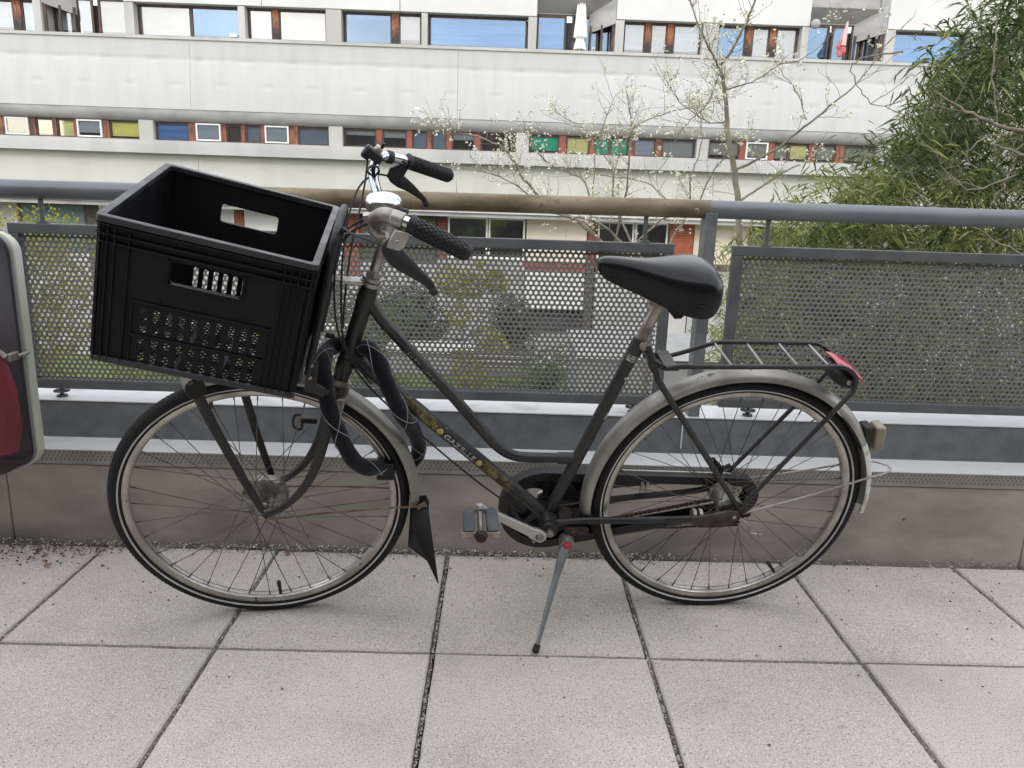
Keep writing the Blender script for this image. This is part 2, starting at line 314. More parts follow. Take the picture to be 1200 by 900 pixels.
# grit along the wall foot and in the joints
def pebble(mb, x, y, z, s):
    a = rnd.uniform(0, PI); V = []
    for k in range(4): V.append((x+math.cos(a+k*PI/2)*s*rnd.uniform(.7, 1.1), y+math.sin(a+k*PI/2)*s*rnd.uniform(.7, 1.1), z+s*rnd.uniform(-.1, .25)))
    V.append((x, y, z+s*rnd.uniform(.6, .9))); V.append((x, y, z-s*.5))
    mb.add(V, [(0, 1, 4), (1, 2, 4), (2, 3, 4), (3, 0, 4), (1, 0, 5), (2, 1, 5), (3, 2, 5), (0, 3, 5)])
mb = MB()
for k in range(4500):
    x = rnd.uniform(-2.6, 2.6); d = abs(rnd.gauss(0, 1)); w = .05 if x < -1.25 else .016
    if x > .5 and rnd.random() < .75: continue
    pebble(mb, x, 2.208-d*w, rnd.uniform(0, .004)+(max(0, .012-d*.006) if rnd.random() < .6 else 0), rnd.uniform(.0016, .0048))
for k in range(6000):
    if rnd.random() < .75: i = rnd.choice([-3, -2, -1, 0, 1, 1, 0, 2, 3]); x = X0+TS*i+rnd.gauss(0, .0022); y = rnd.uniform(.9, 2.2)
    else: x = rnd.uniform(-2.4, 2.4); y = Y0+rnd.gauss(0, .0022)-(TS if rnd.random() < .3 else 0)
    pebble(mb, x, y, -.008+rnd.uniform(-.003, .003), rnd.uniform(.001, .003))
for k in range(500):
    pebble(mb, rnd.uniform(-2.2, 2.2), 2.2-abs(rnd.gauss(0, .35)), .0005, rnd.uniform(.0008, .0024))
tag(mb.build('gravel', M['grit'], shade=False, fix=False), kind='stuff')
mb = MB()
for k in range(700):
    x = rnd.uniform(-2.4, -1.18)+rnd.gauss(0, .05); y = 2.2-abs(rnd.gauss(0, .06)); pebble(mb, x, y, rnd.uniform(0, .01), rnd.uniform(.002, .006))
for k in range(260):
    pebble(mb, rnd.uniform(-1.8, 1.9), 2.2-abs(rnd.gauss(0, .3)), .0005, rnd.uniform(.0015, .0042))
tag(mb.build('leaf_litter', M['leaf_dry'], shade=False, fix=False), kind='stuff')
def dead_leaf(p, s, a, label):
    m_ = MB(); V = []; n = 5
    for i in range(n+1):
        t = i/n; w = math.sin(PI*min(1, t*1.02))*.42*s*(1-.3*t)
        for q in (-1, 0, 1): V.append((t*s-s/2, q*w, (.12*s*q*q+.25*s*(t-.5)**2)+.003+.05*s*random.random()))
    F = [(i*3+q, i*3+q+1, (i+1)*3+q+1, (i+1)*3+q) for i in range(n) for q in (0, 1)]
    m_.add(V, F); o = m_.build('fallen_leaf', M['leaf_orange']); o.location = p; o.rotation_euler = (0, .1, a); tag(o, label, 'leaf', 'fallen leaves on the paving'); s_ = o.modifiers.new('thickness', 'SOLIDIFY'); s_.thickness = .0006
dead_leaf((-1.025, 2.242, 0), .045, .5, 'curled orange-brown leaf at the wall foot seen through the left of the front wheel')
dead_leaf((-0.6423, 2.168, 0), .022, 2, 'small rust-brown leaf scrap lying just right of the front hub on the paving')
dead_leaf((-1.309, 2.054, 0), .022, 1, 'tiny dark brown leaf scrap on the paving at far left below the wall')

# ---------------------------------------------------------------- parapet wall with its steel caps
wall = thing('parapet_wall', 'low grey concrete parapet wall with pale metal capping behind the bicycle', 'wall', (0, 2.21, 0))
def part(mb_, name, m, root, **k):
    off = Vector(root.location); return mb_.build(name, m, root, xf=lambda v: v-off, **k)
m_ = MB()
for a, b in ((-9, -1.5015), (-1.4985, 1.674), (1.677, 9)): m_.box(a, b, 2.21, 2.46, -.04, .262)
part(m_, 'concrete_body', M['concrete'], wall, bevel=.004)
M['drip_dark'] = mat('drip_dark', (.13, .12, .105), .9)
# perforated drip strip, its small slots are drawn as flat dark marks
m_ = MB(); p = .0135; hz = .2705; top = .306
for k in range(int(5.2/p)):
    x = -2.6+k*p
    for r_ in range(3):
        z0 = hz+.0055+r_*.0105; o = (r_ % 2)*p/2
        # one slanted dark quad for each slot
        m_.add([(x+o, 2.206, z0), (x+o+.004, 2.206, z0), (x+o+.0075, 2.206, z0+.0075), (x+o+.0035, 2.206, z0+.0075)], [(0, 1, 2, 3)])
part(m_, 'drip_slots', M['drip_dark'], wall, shade=False, fix=False)['kind'] = 'stuff'
m_ = MB().box(-9, 9, 2.2068, 2.213, .264, .3085); part(m_, 'drip_strip', mat('drip', (.30, .285, .25), .7, .1, var=(.22, .21, .185), vs=10), wall, shade=False)
m_ = MB().box(-9, 9, 2.2048, 2.3235, .3087, .3115); part(m_, 'cap_sheet', M['sheet_top'], wall, shade=False)
m_ = MB().box(-9, 9, 2.3235, 2.47, .262, .4305); part(m_, 'steel_channel', M['steel'], wall, bevel=.004)
m_ = MB().box(-9, 9, 2.320, 2.475, .4308, .4338); part(m_, 'channel_lid', M['sheet_top'], wall, shade=False)  # pale strip that paints the sky's shine onto the channel's top
m_ = MB()
for x in (.585, -1.62): m_.box(x, x+.0035, 2.3185, 2.3232, .33, .4300)
part(m_, 'weld_seam', M['sheet_top'], wall, shade=False)

# ---------------------------------------------------------------- railing
RY = 2.36
rail = thing('railing', 'grey steel balcony railing with round handrail and perforated infill sheets', 'railing', (0, RY, 0))
def railpart(mb_, name, m, **k): return part(mb_, name, m, rail, **k)
zr = lambda x: 1.072+(x+1.5)*.0032
railpart(MB().tube([(-.98, RY, zr(-.98)), (.618, RY, zr(.62))], .0275, 24), 'handrail', M['rust_brown'], label='brown weathered length of the round handrail')
railpart(MB().tube([(-6, RY, zr(-3)), (-1.78, RY, zr(-1.78)), (-.98, RY, zr(-.98))], .0275, 24), 'handrail', M['galv'], label='blue-grey length of handrail at the left')
railpart(MB().tube([(.620, RY, zr(.62)), (6, RY, zr(2))], .0272, 24), 'handrail', M['galv'], label='bare grey length of handrail right of the joint')
railpart(MB().tube([(.616, RY, zr(.62)), (.622, RY, zr(.62))], .0283, 24), 'weld_ring', M['galv'])
m_ = MB(); m_.lathe([(0, -.0300), (.007, -.0298), (.009, -.0275), (.009, -.02)], (.575, RY, zr(.6)-.003), (0, 1, .15), 14); railpart(m_, 'bolt_head', M['chrome_old'])
for x in (.622, -1.60, 2.82, -3.8):
    railpart(MB().box(x-.018, x+.018, RY-.030, RY+.030, .434, zr(x)-.010), 'post', M['steel'], bevel=.002)
def perforated(x0, x1, z0, z1, y, pitch=.0168, r=.0054, t=.0016):
    row = pitch*math.sqrt(3)/2; nr = int((z1-z0)/row); nc = int((x1-x0)/pitch); V = []; F = []
    H = [(math.cos(PI/6+k*PI/3), math.sin(PI/6+k*PI/3)) for k in range(6)]; hr = pitch/math.sqrt(3); out = []
    for k in range(6):
        a, b = H[k], H[(k+1) % 6]; out += [a, ((a[0]+b[0])/2, (a[1]+b[1])/2)]
    inn = [(math.cos(PI/6+k*PI/6)*r, math.sin(PI/6+k*PI/6)*r) for k in range(12)]
    base = []
    for q in out: base.append((q[0]*hr, q[1]*hr, 0))
    for q in inn: base.append((q[0], q[1], 0))
    for q in inn: base.append((q[0], q[1], 1))
    for q in out: base.append((q[0]*hr, q[1]*hr, 1))
    bf = []
    for k in range(12):
        n_ = (k+1) % 12; bf += [(k, n_, 12+n_, 12+k), (12+k, 12+n_, 24+n_, 24+k), (24+k, 24+n_, 36+n_, 36+k)]
    base = np.array(base); bf = np.array(bf)
    C = np.array([((x0+(i+.5*(j % 2)+.5)*pitch), z0+(j+.5)*row) for j in range(nr) for i in range(nc)])
    Vn = np.empty((len(C), 48, 3)); Vn[:, :, 0] = C[:, None, 0]+base[None, :, 0]; Vn[:, :, 2] = C[:, None, 1]+base[None, :, 1]; Vn[:, :, 1] = y+base[None, :, 2]*t
    Fn = (bf[None]+48*np.arange(len(C))[:, None, None]).reshape(-1, 4)
    me = bpy.data.meshes.new('perforated_sheet'); Vn = Vn.reshape(-1, 3)
    me.vertices.add(len(Vn)); me.vertices.foreach_set('co', Vn.ravel()); me.loops.add(Fn.size); me.loops.foreach_set('vertex_index', Fn.ravel().astype(np.int32))
    me.polygons.add(len(Fn)); me.polygons.foreach_set('loop_start', np.arange(0, Fn.size, 4, dtype=np.int32)); me.update(calc_edges=True); me.validate(); return me
PW = 2.01; fz0, fz1, fb = .463, .973, .0300
pmesh = perforated(.024, PW-.022, fz0+.02, fz1-.022, 0); pmesh.materials.append(M['perf'])
fm = None
for x0 in (-1.49, .703, -3.69, 2.90):
    if fm is None:
        m_ = MB(); y0, y1 = -.016, .016
        m_.box(0, PW, y0, y1, fz1-fb, fz1); m_.box(0, PW, y0, y1, fz0, fz0+fb); m_.box(0, fb, y0, y1, fz0+fb, fz1-fb); m_.box(PW-fb, PW, y0, y1, fz0+fb, fz1-fb)
        fm = m_.mesh('panel_frame', shade=False); fm.materials.append(M['steel_dark'])
    fo = bpy.data.objects.new('panel_frame', fm); col.objects.link(fo); fo.parent = rail; fo.location = (x0, 0, 0)
    b = fo.modifiers.new('bevel', 'BEVEL'); b.width = .002; b.segments = 2
    so = bpy.data.objects.new('perforated_sheet', pmesh); col.objects.link(so); so.parent = fo; so.location = (0, 0, 0)
    for q in (.10, PW-.09):
        for z0_, z1_, w_, nm in ((fz1, zr(x0+q)-.02, .007, 'stub'), (.434, fz0, .006, 'foot_bolt')):
            m_ = MB().cyl((0, 0, z0_), (0, 0, z1_), w_, 12).cyl((0, 0, z0_), (0, 0, z0_+.006), .016, 12)
            if nm == 'foot_bolt': m_.lathe([(.024, 0), (.024, .004), (.010, .006)], (0, 0, fz0-.012), (0, 0, 1), 16)
            o = m_.build(nm, M['steel_dark'], fo); o.location = (q, 0, 0)

# ---------------------------------------------------------------- cabinet at the left edge
def rounded(w, h, r, n=6):
    P = []
    for cx, cz, a0 in ((w/2-r, h/2-r, 0), (-w/2+r, h/2-r, PI/2), (-w/2+r, -h/2+r, PI), (w/2-r, -h/2+r, 1.5*PI)):
        for k in range(n+1): a = a0+PI/2*k/n; P.append((cx+math.cos(a)*r, cz+math.sin(a)*r))
    return P
cab = thing('extinguisher_cabinet', 'beige plastic equipment cabinet with smoky see-through lid at the left edge', 'cabinet', (-1.535, 1.95, .665))
def shell(mb_, sections, r, capfirst=False, caplast=False, n=6):
    V = []; L = 4*(n+1)
    for w, h, y, rr in sections: V += [(x, y, z) for x, z in rounded(w, h, rr, n)]
    F = [(i*L+q, i*L+(q+1) % L, (i+1)*L+(q+1) % L, (i+1)*L+q) for i in range(len(sections)-1) for q in range(L)]
    if capfirst: F.append(tuple(range(L)))
    if caplast: F.append(tuple((len(sections)-1)*L+q for q in range(L)))
    return mb_.add(V, F)
CW, CH = .62, .60
shell(MB(), [(CW-.08, CH-.08, .02, .05), (CW-.02, CH-.02, .018, .05), (CW+.010, CH+.010, .016, .05), (CW+.016, CH+.016, .004, .05), (CW+.016, CH+.016, -.016, .05), (CW+.004, CH+.004, -.020, .045), (CW-.008, CH-.008, -.018, .04), (CW-.03, CH-.03, .0, .04), (.1, .1, .004, .04)], .05).build('back_shell', M['beige_plastic'], cab)
shell(MB(), [(CW-.020, CH-.020, -.021, .04), (CW-.03, CH-.03, -.002, .04)], .05, caplast=True).build('liner', mat('liner', (.24, .24, .255), .6), cab)
shell(MB(), [(CW+.006, CH+.006, -.0250, .048), (CW-.002, CH-.002, -.110, .045), (CW-.03, CH-.03, -.150, .04), (CW-.08, CH-.08, -.158, .04)], .05, caplast=True).build('lid', M['smoke'], cab)
shell(MB(), [(CW+.011, CH+.011, -.0205, .05), (CW+.010, CH+.010, -.028, .05), (CW+.004, CH+.004, -.0292, .05), (CW+.000, CH+.000, -.0205, .05)], .05).build('lid_rim', mat('rimgrey', (.16, .16, .165), .4), cab)
m_ = MB(); lx = CW/2+.008
m_.box(lx-.012, lx+.002, -.09, -.048, -.008, .014); m_.box(lx, lx+.009, -.060, -.015, -.002, .008)
lt = m_.build('latch', M['chrome_old'], cab, bevel=.004)
MB().tube([(lx-.004, -.10, .01), (lx-.012, -.115, .03), (lx-.016, -.118, .055)], [.008, .006, .004], 8).build('latch_lever', M['chrome_old'], lt)
m_ = MB()
for z in (-.18, .18): m_.box(-.085, -.045, .02, .388, z-.02, z+.02)
m_.build('bracket', M['steel_dark'], cab)
ext = thing('fire_extinguisher', 'red bulging hose bag with a yellow label inside the smoky cabinet', 'safety gear', (-1.505, 1.90, .39))
prof = [(0, 0), (.13, 0), (.185, .03), (.20, .10), (.198, .22), (.18, .33), (.12, .39), (.05, .42), (0, .42)]
MB().lathe(prof, (0, 0, 0), (0, 0, 1), 40).build('bag', M['ext_red'], ext, xf=lambda v: Vector((v.x*1.22+.03, v.y*.28, v.z*.86-.005)))
MB().box(.10, .225, -.062, -.058, .25, .31).build('yellow_label', M['yellow'], ext)

# ---------------------------------------------------------------- building across the courtyard
BY = 25.0
bld = thing('apartment_building', 'long pale concrete apartment block with window bands across the courtyard', 'building', (0, BY, GZ))
def bp(mb_, name, m, parent=None, **k):
    off = Vector((0, BY, GZ)); return mb_.build(name, m, parent or bld, xf=lambda v: v-off, **k)
def relief(x0, x1, z0, z1, yf, dimples, dx=.13, dz=.06, thick=.12):
    nx = max(2, int((x1-x0)/dx)); nzz = max(2, int((z1-z0)/dz)); V = []; F = []
    for j in range(nzz+1):
        z = z0+(z1-z0)*j/nzz
        for i in range(nx+1):
            x = x0+(x1-x0)*i/nx; y = yf(z)
            for sp_, ph, zz, sx, sz, dpt in dimples:
                if abs(z-zz) < 3*sz:
                    u_ = (x-ph) % sp_; u_ = min(u_, sp_-u_); y += dpt*math.exp(-(u_/sx)**2-((z-zz)/sz)**2)
            V.append((x, y, z))
    F = [(j*(nx+1)+i, j*(nx+1)+i+1, (j+1)*(nx+1)+i+1, (j+1)*(nx+1)+i) for j in range(nzz) for i in range(nx)]
    n = len(V); o4 = [0, nx, (nzz+1)*(nx+1)-1, nzz*(nx+1)]
    V += [(V[k][0], BY+.30, V[k][2]) for k in o4]
    F += [(0, n, n+3, o4[3]) if False else tuple([j*(nx+1) for j in range(nzz, -1, -1)]+[n, n+3]), tuple([nx+j*(nx+1) for j in range(nzz+1)]+[n+2, n+1]), tuple(list(range(0, nx+1))+[n+1, n])[::-1], tuple([nzz*(nx+1)+i for i in range(nx+1)]+[n+2, n+3])]
    return MB().add(V, F)
seams = [-26.1, -17.9, -9.72, -1.55, 6.65, 14.8, 23]
def yprof(z):
    if z > 4.84: return BY+.02*(5.4-z)/.56
    t = (4.84-z)/1.46; return BY+.02-.17*t-.03*math.sin(PI*t)
for a, b in zip(seams[:-1], seams[1:]):
    bp(relief(a+.004, b-.004, 3.38, 5.395, yprof, [(1.4, .35, 4.82, .11, .045, .042), (1.4, 1.05, 4.10, .13, .05, .035), (100, 50, 4.83, 1e3, .025, .016)]), 'fascia_panel', M['facade'], ang=60)
def ylow(z): return BY+.16-.10*max(0, (1.75-z))/.8
for a, b in zip(seams[:-1], seams[1:]):
    bp(relief(a+.006, b-.006, .55, 2.06, ylow, [(1.4, .7, 1.62, .13, .05, .04)]), 'lower_panel', M['facade_low'], ang=60)
# cove under the fascia
m_ = MB(); V = []; N = 8
for x in (-26.1, 23):
    for k in range(N+1):
        a = PI/2*k/N; V.append((x, BY-.13+.33*(1-math.cos(a)), 3.372-.345*math.sin(a)))
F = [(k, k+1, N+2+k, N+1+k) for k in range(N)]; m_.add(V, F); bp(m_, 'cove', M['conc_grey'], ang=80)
# sill shelves
bp(MB().box(-26.1, 23, BY-.10, BY+.55, 2.36, 2.455), 'sill_shelf', M['conc_light'], shade=False)
bp(MB().box(-26.1, 23, BY-.16, BY+.50, 2.062, 2.357), 'sill_band', M['conc_light'], shade=False)
bp(MB().box(-26.1, 23, BY-.05, BY+.60, 5.398, 5.485), 'sill_shelf', M['conc_light'], shade=False)
# dark rooms behind the two bands of windows
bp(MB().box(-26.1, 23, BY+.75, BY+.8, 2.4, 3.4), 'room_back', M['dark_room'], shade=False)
# strip windows: opening spans
def window(x0, x1, z0, z1, y, frame, glass, bl=None, fw_=.05, drop=1.0, parent=None, depth=.07):
    m_ = MB(); m_.box(x0, x1, y, y+depth, z1-fw_, z1); m_.box(x0, x1, y, y+depth, z0, z0+fw_); m_.box(x0, x0+fw_, y, y+depth, z0+fw_, z1-fw_); m_.box(x1-fw_, x1, y, y+depth, z0+fw_, z1-fw_)
    w = bp(m_, 'window', M[frame], shade=False)
    sub = lambda mm, nm, m: mm.build(nm, m, w, xf=lambda v: v-Vector((0, BY, GZ)), shade=False)
    sub(MB().box(x0+fw_, x1-fw_, y+.03, y+.036, z0+fw_, z1-fw_), 'pane', M[glass])
    if bl: zb = z1-fw_-(z1-z0-2*fw_)*drop; sub(MB().box(x0+fw_, x1-fw_, y+.055, y+.060, zb, z1-fw_), 'blind', M[bl])
    return w
SW = [(-26, -11.54, None), ]
z0, z1 = 2.462, 3.02
def strip(spec):
    for a, b, fr, bl, dr in spec:
        if fr == 'post': bp(MB().box(a, b, BY+.16, BY+.40, z0, z1), 'mullion', M[bl], shade=False)
        else: window(a, b, z0+(.03 if fr == 'white_frame' else 0), z1-.01, BY+(.10 if fr == 'white_frame' else .2), fr, 'glass', bl, .045, dr)
strip([(-15.62, -14.91, 'white_frame', 'blind_olive', .9), (-14.91, -14.72, 'post', 'wood_orange', 1), (-14.72, -14.17, 'brown_frame', 'blind_lemon', .9), (-14.17, -14.06, 'post', 'wood_red', 1), (-14.06, -13.51, 'brown_frame', 'blind_lemon', 1),
 (-13.51, -13.4, 'post', 'wood_red', 1), (-13.4, -12.64, 'white_frame', 'blind_pale', .8), (-12.64, -12.43, 'post', 'wood_orange', 1), (-12.43, -11.48, 'brown_frame', 'blind_yellow', .9),
 (-17.3, -15.98, 'brown_frame', 'blind_lemon', .9), (-15.98, -15.64, 'post', 'wood_orange', 1),
 (-10.99, -9.955, 'brown_frame', 'blind_blue', 1), (-9.955, -9.717, 'post', 'wood_red', 1), (-9.717, -8.95, 'white_frame', 'blind_pale', .95), (-8.95, -8.791, 'post', 'wood_red', 1), (-8.791, -8.314, 'brown_frame', 'blind_dark', 1), (-8.314, -8.208, 'post', 'wood_red', 1),
 (-8.208, -7.705, 'brown_frame', 'blind_slate', 1), (-7.705, -7.572, 'post', 'wood_red', 1), (-7.572, -6.83, 'white_frame', 'blind_pale', .95), (-6.83, -6.565, 'post', 'wood_orange', 1), (-6.565, -5.583, 'brown_frame', 'blind_slate', 1),
 (-5.108, -4.097, 'brown_frame', 'blind_grey', .3), (-4.097, -3.911, 'post', 'wood_red', 1), (-3.911, -3.139, 'brown_frame', 'blind_grey', .4), (-3.139, -2.979, 'post', 'wood_red', 1), (-2.979, -2.5, 'brown_frame', 'blind_slate', 1), (-2.5, -2.367, 'post', 'wood_red', 1),
 (-2.367, -1.887, 'brown_frame', 'blind_slate', 1), (-1.887, -1.728, 'post', 'wood_red', 1), (-1.728, -1.008, 'brown_frame', 'blind_grey', .4), (-1.008, -0.8212, 'post', 'wood_red', 1), (-0.8212, 0.2725, 'brown_frame', 'blind_dark', .3),
 (0.7311, 1.667, 'brown_frame', 'blind_green', .9), (1.667, 1.881, 'post', 'wood_red', 1), (1.881, 2.63, 'brown_frame', 'blind_lemon', 1), (2.63, 2.764, 'post', 'wood_red', 1), (2.764, 3.273, 'brown_frame', 'blind_green', 1),
 (3.273, 3.862, 'brown_frame', 'blind_green', 1), (3.862, 4.023, 'post', 'wood_red', 1), (4.023, 4.72, 'brown_frame', 'blind_pale', 1), (4.72, 4.907, 'post', 'wood_red', 1), (4.907, 5.953, 'brown_frame', 'blind_white', 1),
 (6.395, 7.389, 'brown_frame', 'blind_cream', .8), (7.389, 7.578, 'post', 'wood_red', 1), (7.578, 8.277, 'white_frame', 'blind_cream', .9), (8.277, 8.492, 'post', 'wood_orange', 1), (8.492, 8.977, 'brown_frame', 'blind_cream', .9), (8.977, 9.596, 'brown_frame', 'blind_lemon', .9),
 (9.596, 9.812, 'post', 'wood_orange', 1), (9.812, 10.46, 'brown_frame', 'blind_cream', .9), (10.46, 10.73, 'post', 'wood_orange', 1), (10.73, 11.73, 'brown_frame', 'blind_cream', .9), (12.18, 14.16, 'brown_frame', 'blind_grey', .5)])
for a, b in ((-11.45, -11), (-5.557, -5.132), (0.3035, 0.7044), (5.992, 6.368), (11.75, 12.16), (-26, -17.33), (14.18, 23)):
    bp(MB().box(a, b, BY+.02, BY+.45, z0-.005, z1+.03), 'pillar', M['conc_light'], bevel=.01)
# upper band: windows between pillars
UZ0, UZ1 = 5.49, 6.40
PX = [(-16.9, -16.59), (-14.3, -14.07), (-11.59, -11.31), (-8.19, -7.985), (-5.553, -5.09), (-2.672, -2.491), (0.5584, 0.8171), (3.207, 3.467), (5.883, 6.351), (8.891, 9.099), (11.47, 11.76), (14.03, 14.48), (17.05, 17.37)]
for a, b in PX: bp(MB().box(a, b, BY-.02, BY+.7, UZ0, UZ1-.005), 'pillar', M['conc_light'], bevel=.008)
def up_group(spec):
    for a, b, fr, bl, dr, gl in spec:
        if fr == 'post': bp(MB().box(a, b, BY+.22, BY+.45, UZ0, UZ1), 'mullion', M[bl], shade=False)
        else: window(a, b, UZ0+.005, UZ1-.02, BY+.25, fr, gl, bl, .05, dr)
up_group([(-16.57, -15.83, 'brown_frame', 'blind_white', 1, 'glass'), (-15.83, -15.04, 'brown_frame', 'blind_pale', .9, 'glass'), (-15.04, -14.81, 'post', 'wood_upper', 1, ''), (-14.81, -14.3, 'brown_frame', 'blind_aqua', 1, 'glass'),
 (-11.29, -9.7, 'brown_frame', 'blind_white', 1, 'glass'), (-9.7, -8.216, 'brown_frame', 'blind_slate', .9, 'glass_blue'),
 (-7.966, -7.222, 'brown_frame', 'blind_white', 1, 'glass'), (-7.222, -7.042, 'post', 'wood_upper', 1, ''), (-7.042, -5.578, 'brown_frame', 'blind_cream', 1, 'glass'),
 (-5.041, -3.6, 'brown_frame', 'blind_grey', .15, 'glass_blue'), (-3.6, -3.393, 'post', 'wood_upper', 1, ''), (-3.393, -2.698, 'brown_frame', 'blind_white', .85, 'glass'),
 (-2.466, 0.5281, 'brown_frame', 'blind_sky', 1, 'glass_blue'),
 (3.493, 4.168, 'brown_frame', 'blind_pale', .9, 'glass'), (4.168, 4.324, 'post', 'wood_upper', 1, ''), (4.324, 4.843, 'brown_frame', 'blind_white', .95, 'glass'), (4.843, 5.025, 'post', 'wood_upper', 1, ''), (5.025, 5.883, 'brown_frame', 'blind_pale', .9, 'glass'),
 (6.388, 7.274, 'brown_frame', 'blind_aqua', 1, 'glass_blue'), (7.274, 7.456, 'post', 'wood_upper', 1, ''), (7.456, 8.004, 'brown_frame', 'blind_white', 1, 'glass'), (8.004, 8.186, 'post', 'wood_upper', 1, ''), (8.186, 8.865, 'brown_frame', 'blind_white', 1, 'glass'),
 (11.78, 14.01, 'brown_frame', 'blind_sky', 1, 'glass_blue'), (14.51, 17.03, 'brown_frame', 'blind_grey', 1, 'glass')])
LOG = [(PX[1][1], PX[2][0]), (PX[6][1], PX[7][0]), (PX[9][1], PX[10][0])]
# white parapet panels above the windows (not over the loggias) and a dark shadow gap
edges = [-26.1, LOG[0][0], LOG[0][1], LOG[1][0], LOG[1][1], LOG[2][0], LOG[2][1], 23]
for k in range(0, 8, 2):
    a, b = edges[k], edges[k+1]; n = max(1, round((b-a)/4.6)) if b-a > 6 else 1
    for q in range(n):
        xa, xb = lerp(a, b, q/n), lerp(a, b, (q+1)/n)
        bp(MB().box(xa+.01, xb-.01, BY-.04, BY+.62, UZ1+.01, 8.4), 'parapet_panel', M['facade_white'], shade=False)
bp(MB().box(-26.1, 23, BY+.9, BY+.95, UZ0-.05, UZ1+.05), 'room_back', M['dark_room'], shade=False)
bp(MB().box(-26.1, 23, BY+.3, BY+6, 8.4, 8.6), 'roof_slab', M['conc_light'], shade=False)
# loggias: recessed glazing, side walls, soffit
for n, (a, b) in enumerate(LOG):
    yb = BY+.62
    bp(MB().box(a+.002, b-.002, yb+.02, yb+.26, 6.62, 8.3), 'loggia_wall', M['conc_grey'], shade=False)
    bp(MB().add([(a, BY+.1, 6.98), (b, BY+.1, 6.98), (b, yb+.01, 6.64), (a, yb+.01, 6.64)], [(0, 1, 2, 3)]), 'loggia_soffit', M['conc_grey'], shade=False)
    if n == 0:
        cut = [(0, .28, 'blind_grey'), (.28, .50, 'blind_pale'), (.55, 1, 'blind_cream')]
    elif n == 1: cut = [(0, .40, 'blind_sky'), (.46, .82, 'blind_cream'), (.84, 1, 'blind_grey')]
    else: cut = [(0, .38, 'blind_aqua'), (.40, .62, 'blind_slate'), (.66, .80, 'blind_sky'), (.81, 1, 'blind_slate')]
    for u0, u1, bl in cut: window(lerp(a, b, u0)+.01, lerp(a, b, u1)-.01, UZ0+.005, 6.6, yb+.02, 'brown_frame', 'glass_blue' if n else 'glass', bl, .07, .9)
    # slanting side glazing
    xs, d = (b, -1) if n else (a, 1)
    bp(MB().add([(xs, BY+.02, 6.30), (xs, BY+.02, 7.1), (xs+d*.75, yb, 6.7), (xs+d*.75, yb, 6.1), (xs+d*.001, BY+.08, 6.30), (xs+d*.001, BY+.08, 7.1), (xs+d*.75, yb+.05, 6.7), (xs+d*.75, yb+.05, 6.1)], [(0, 1, 2, 3), (7, 6, 5, 4), (0, 3, 7, 4), (1, 5, 6, 2)]), 'slanted_panel', M['conc_grey'], shade=False)
    for q in range(3): x = xs+d*(.06+q*.32); y = BY+.05+.5*(.06+q*.32)/.75; bp(MB().box(x-.03, x+.03, y, y+.06, UZ0, 6.3), 'loggia_mullion', M['brown_frame'], shade=False)
# ground floor, set back under the slab
GY = 25.9
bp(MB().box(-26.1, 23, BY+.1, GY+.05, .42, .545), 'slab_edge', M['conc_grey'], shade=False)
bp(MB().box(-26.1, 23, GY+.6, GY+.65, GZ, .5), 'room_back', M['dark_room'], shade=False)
def gf(a, b, m, za=GZ, zb=.42, y=GY, d=.2, nm='wall_panel'): return bp(MB().box(a, b, y, y+d, za, zb), nm, M[m], shade=False)
def gwin(a, b, za, zb, bl=None, fr='brown_frame', gl='glass', dr=1): window(a, b, za, zb, GY+.02, fr, gl, bl, .06, dr)
def brickpier(a, b, za, zb):
    core = gf(a+.01, b-.01, 'mortar', za, zb, GY-.05, .2, 'brick_pier'); n = int((zb-za)/.085); bm_ = MB().box(0, (b-a)/2-.006, 0, .11, 0, .072); me = bm_.mesh('brick', shade=False); me.materials.append(M['brick_m'])
    for k in range(n):
        for h in (0, 1):
            o = bpy.data.objects.new('brick', me); col.objects.link(o); o.parent = core; o.location = (a+h*(b-a)/2+.003+random.uniform(-.004, .004), GY-.065-BY+random.uniform(-.004, .004), za+k*.085-GZ)
brickpier(-5.296, -4.818, -1.6, .42)
brickpier(5.541, 6.334, -2.4, .42)
gf(-5.296, -4.818, 'conc_light', GZ, -1.6); gf(5.541, 6.334, 'conc_light', GZ, -2.4)
gwin(-4.807, -2.238, -1.2, .4, 'blind_olive'); gf(-4.807, -2.238, 'conc_grey', GZ, -1.2)
gf(-2.21, -1.899, 'wood_red', -1, .42); gf(-2.21, -1.899, 'conc_grey', GZ, -1)
gwin(-1.871, -0.5425, -.95, .4, None, 'white_frame'); gwin(-0.5142, 0.7024, -.95, .4, None, 'white_frame'); gf(-1.871, 0.7307, 'conc_grey', GZ, -.95)
gf(0.759, 2.77, 'cream_wall', -1.0, .42); gf(0.759, 2.77, 'facade_white', GZ+.9, -1.3); gf(0.759, 2.77, 'wood_red', -1.3, -1.0)
gf(2.799, 3.082, 'wood_red', -1, .42); gf(2.799, 3.082, 'timber', GZ, -1)
gwin(3.139, 4.358, -.9, .4, None, 'white_frame'); gwin(4.387, 5.494, -.9, .4, None, 'white_frame'); gf(3.139, 5.522, 'conc_light', -2.6, -1.25); gf(3.139, 5.522, 'wood_red', -1.25, -.9); gf(3.139, 5.522, 'conc_grey', GZ, -2.6)
gf(6.375, 8.194, 'cream_wall', -.9, .42); gf(6.375, 8.194, 'timber', -1.15, -.9); gf(6.375, 8.194, 'conc_grey', GZ, -1.15); gwin(8.223, 10.47, -2, .4, 'blind_grey'); gf(10.5, 23, 'conc_grey')
gf(-20.82, -16.07, 'conc_grey'); gwin(-16.04, -13.83, -1.2, .4, 'blind_aqua'); gf(-16.04, -13.83, 'conc_light', GZ, -1.2)
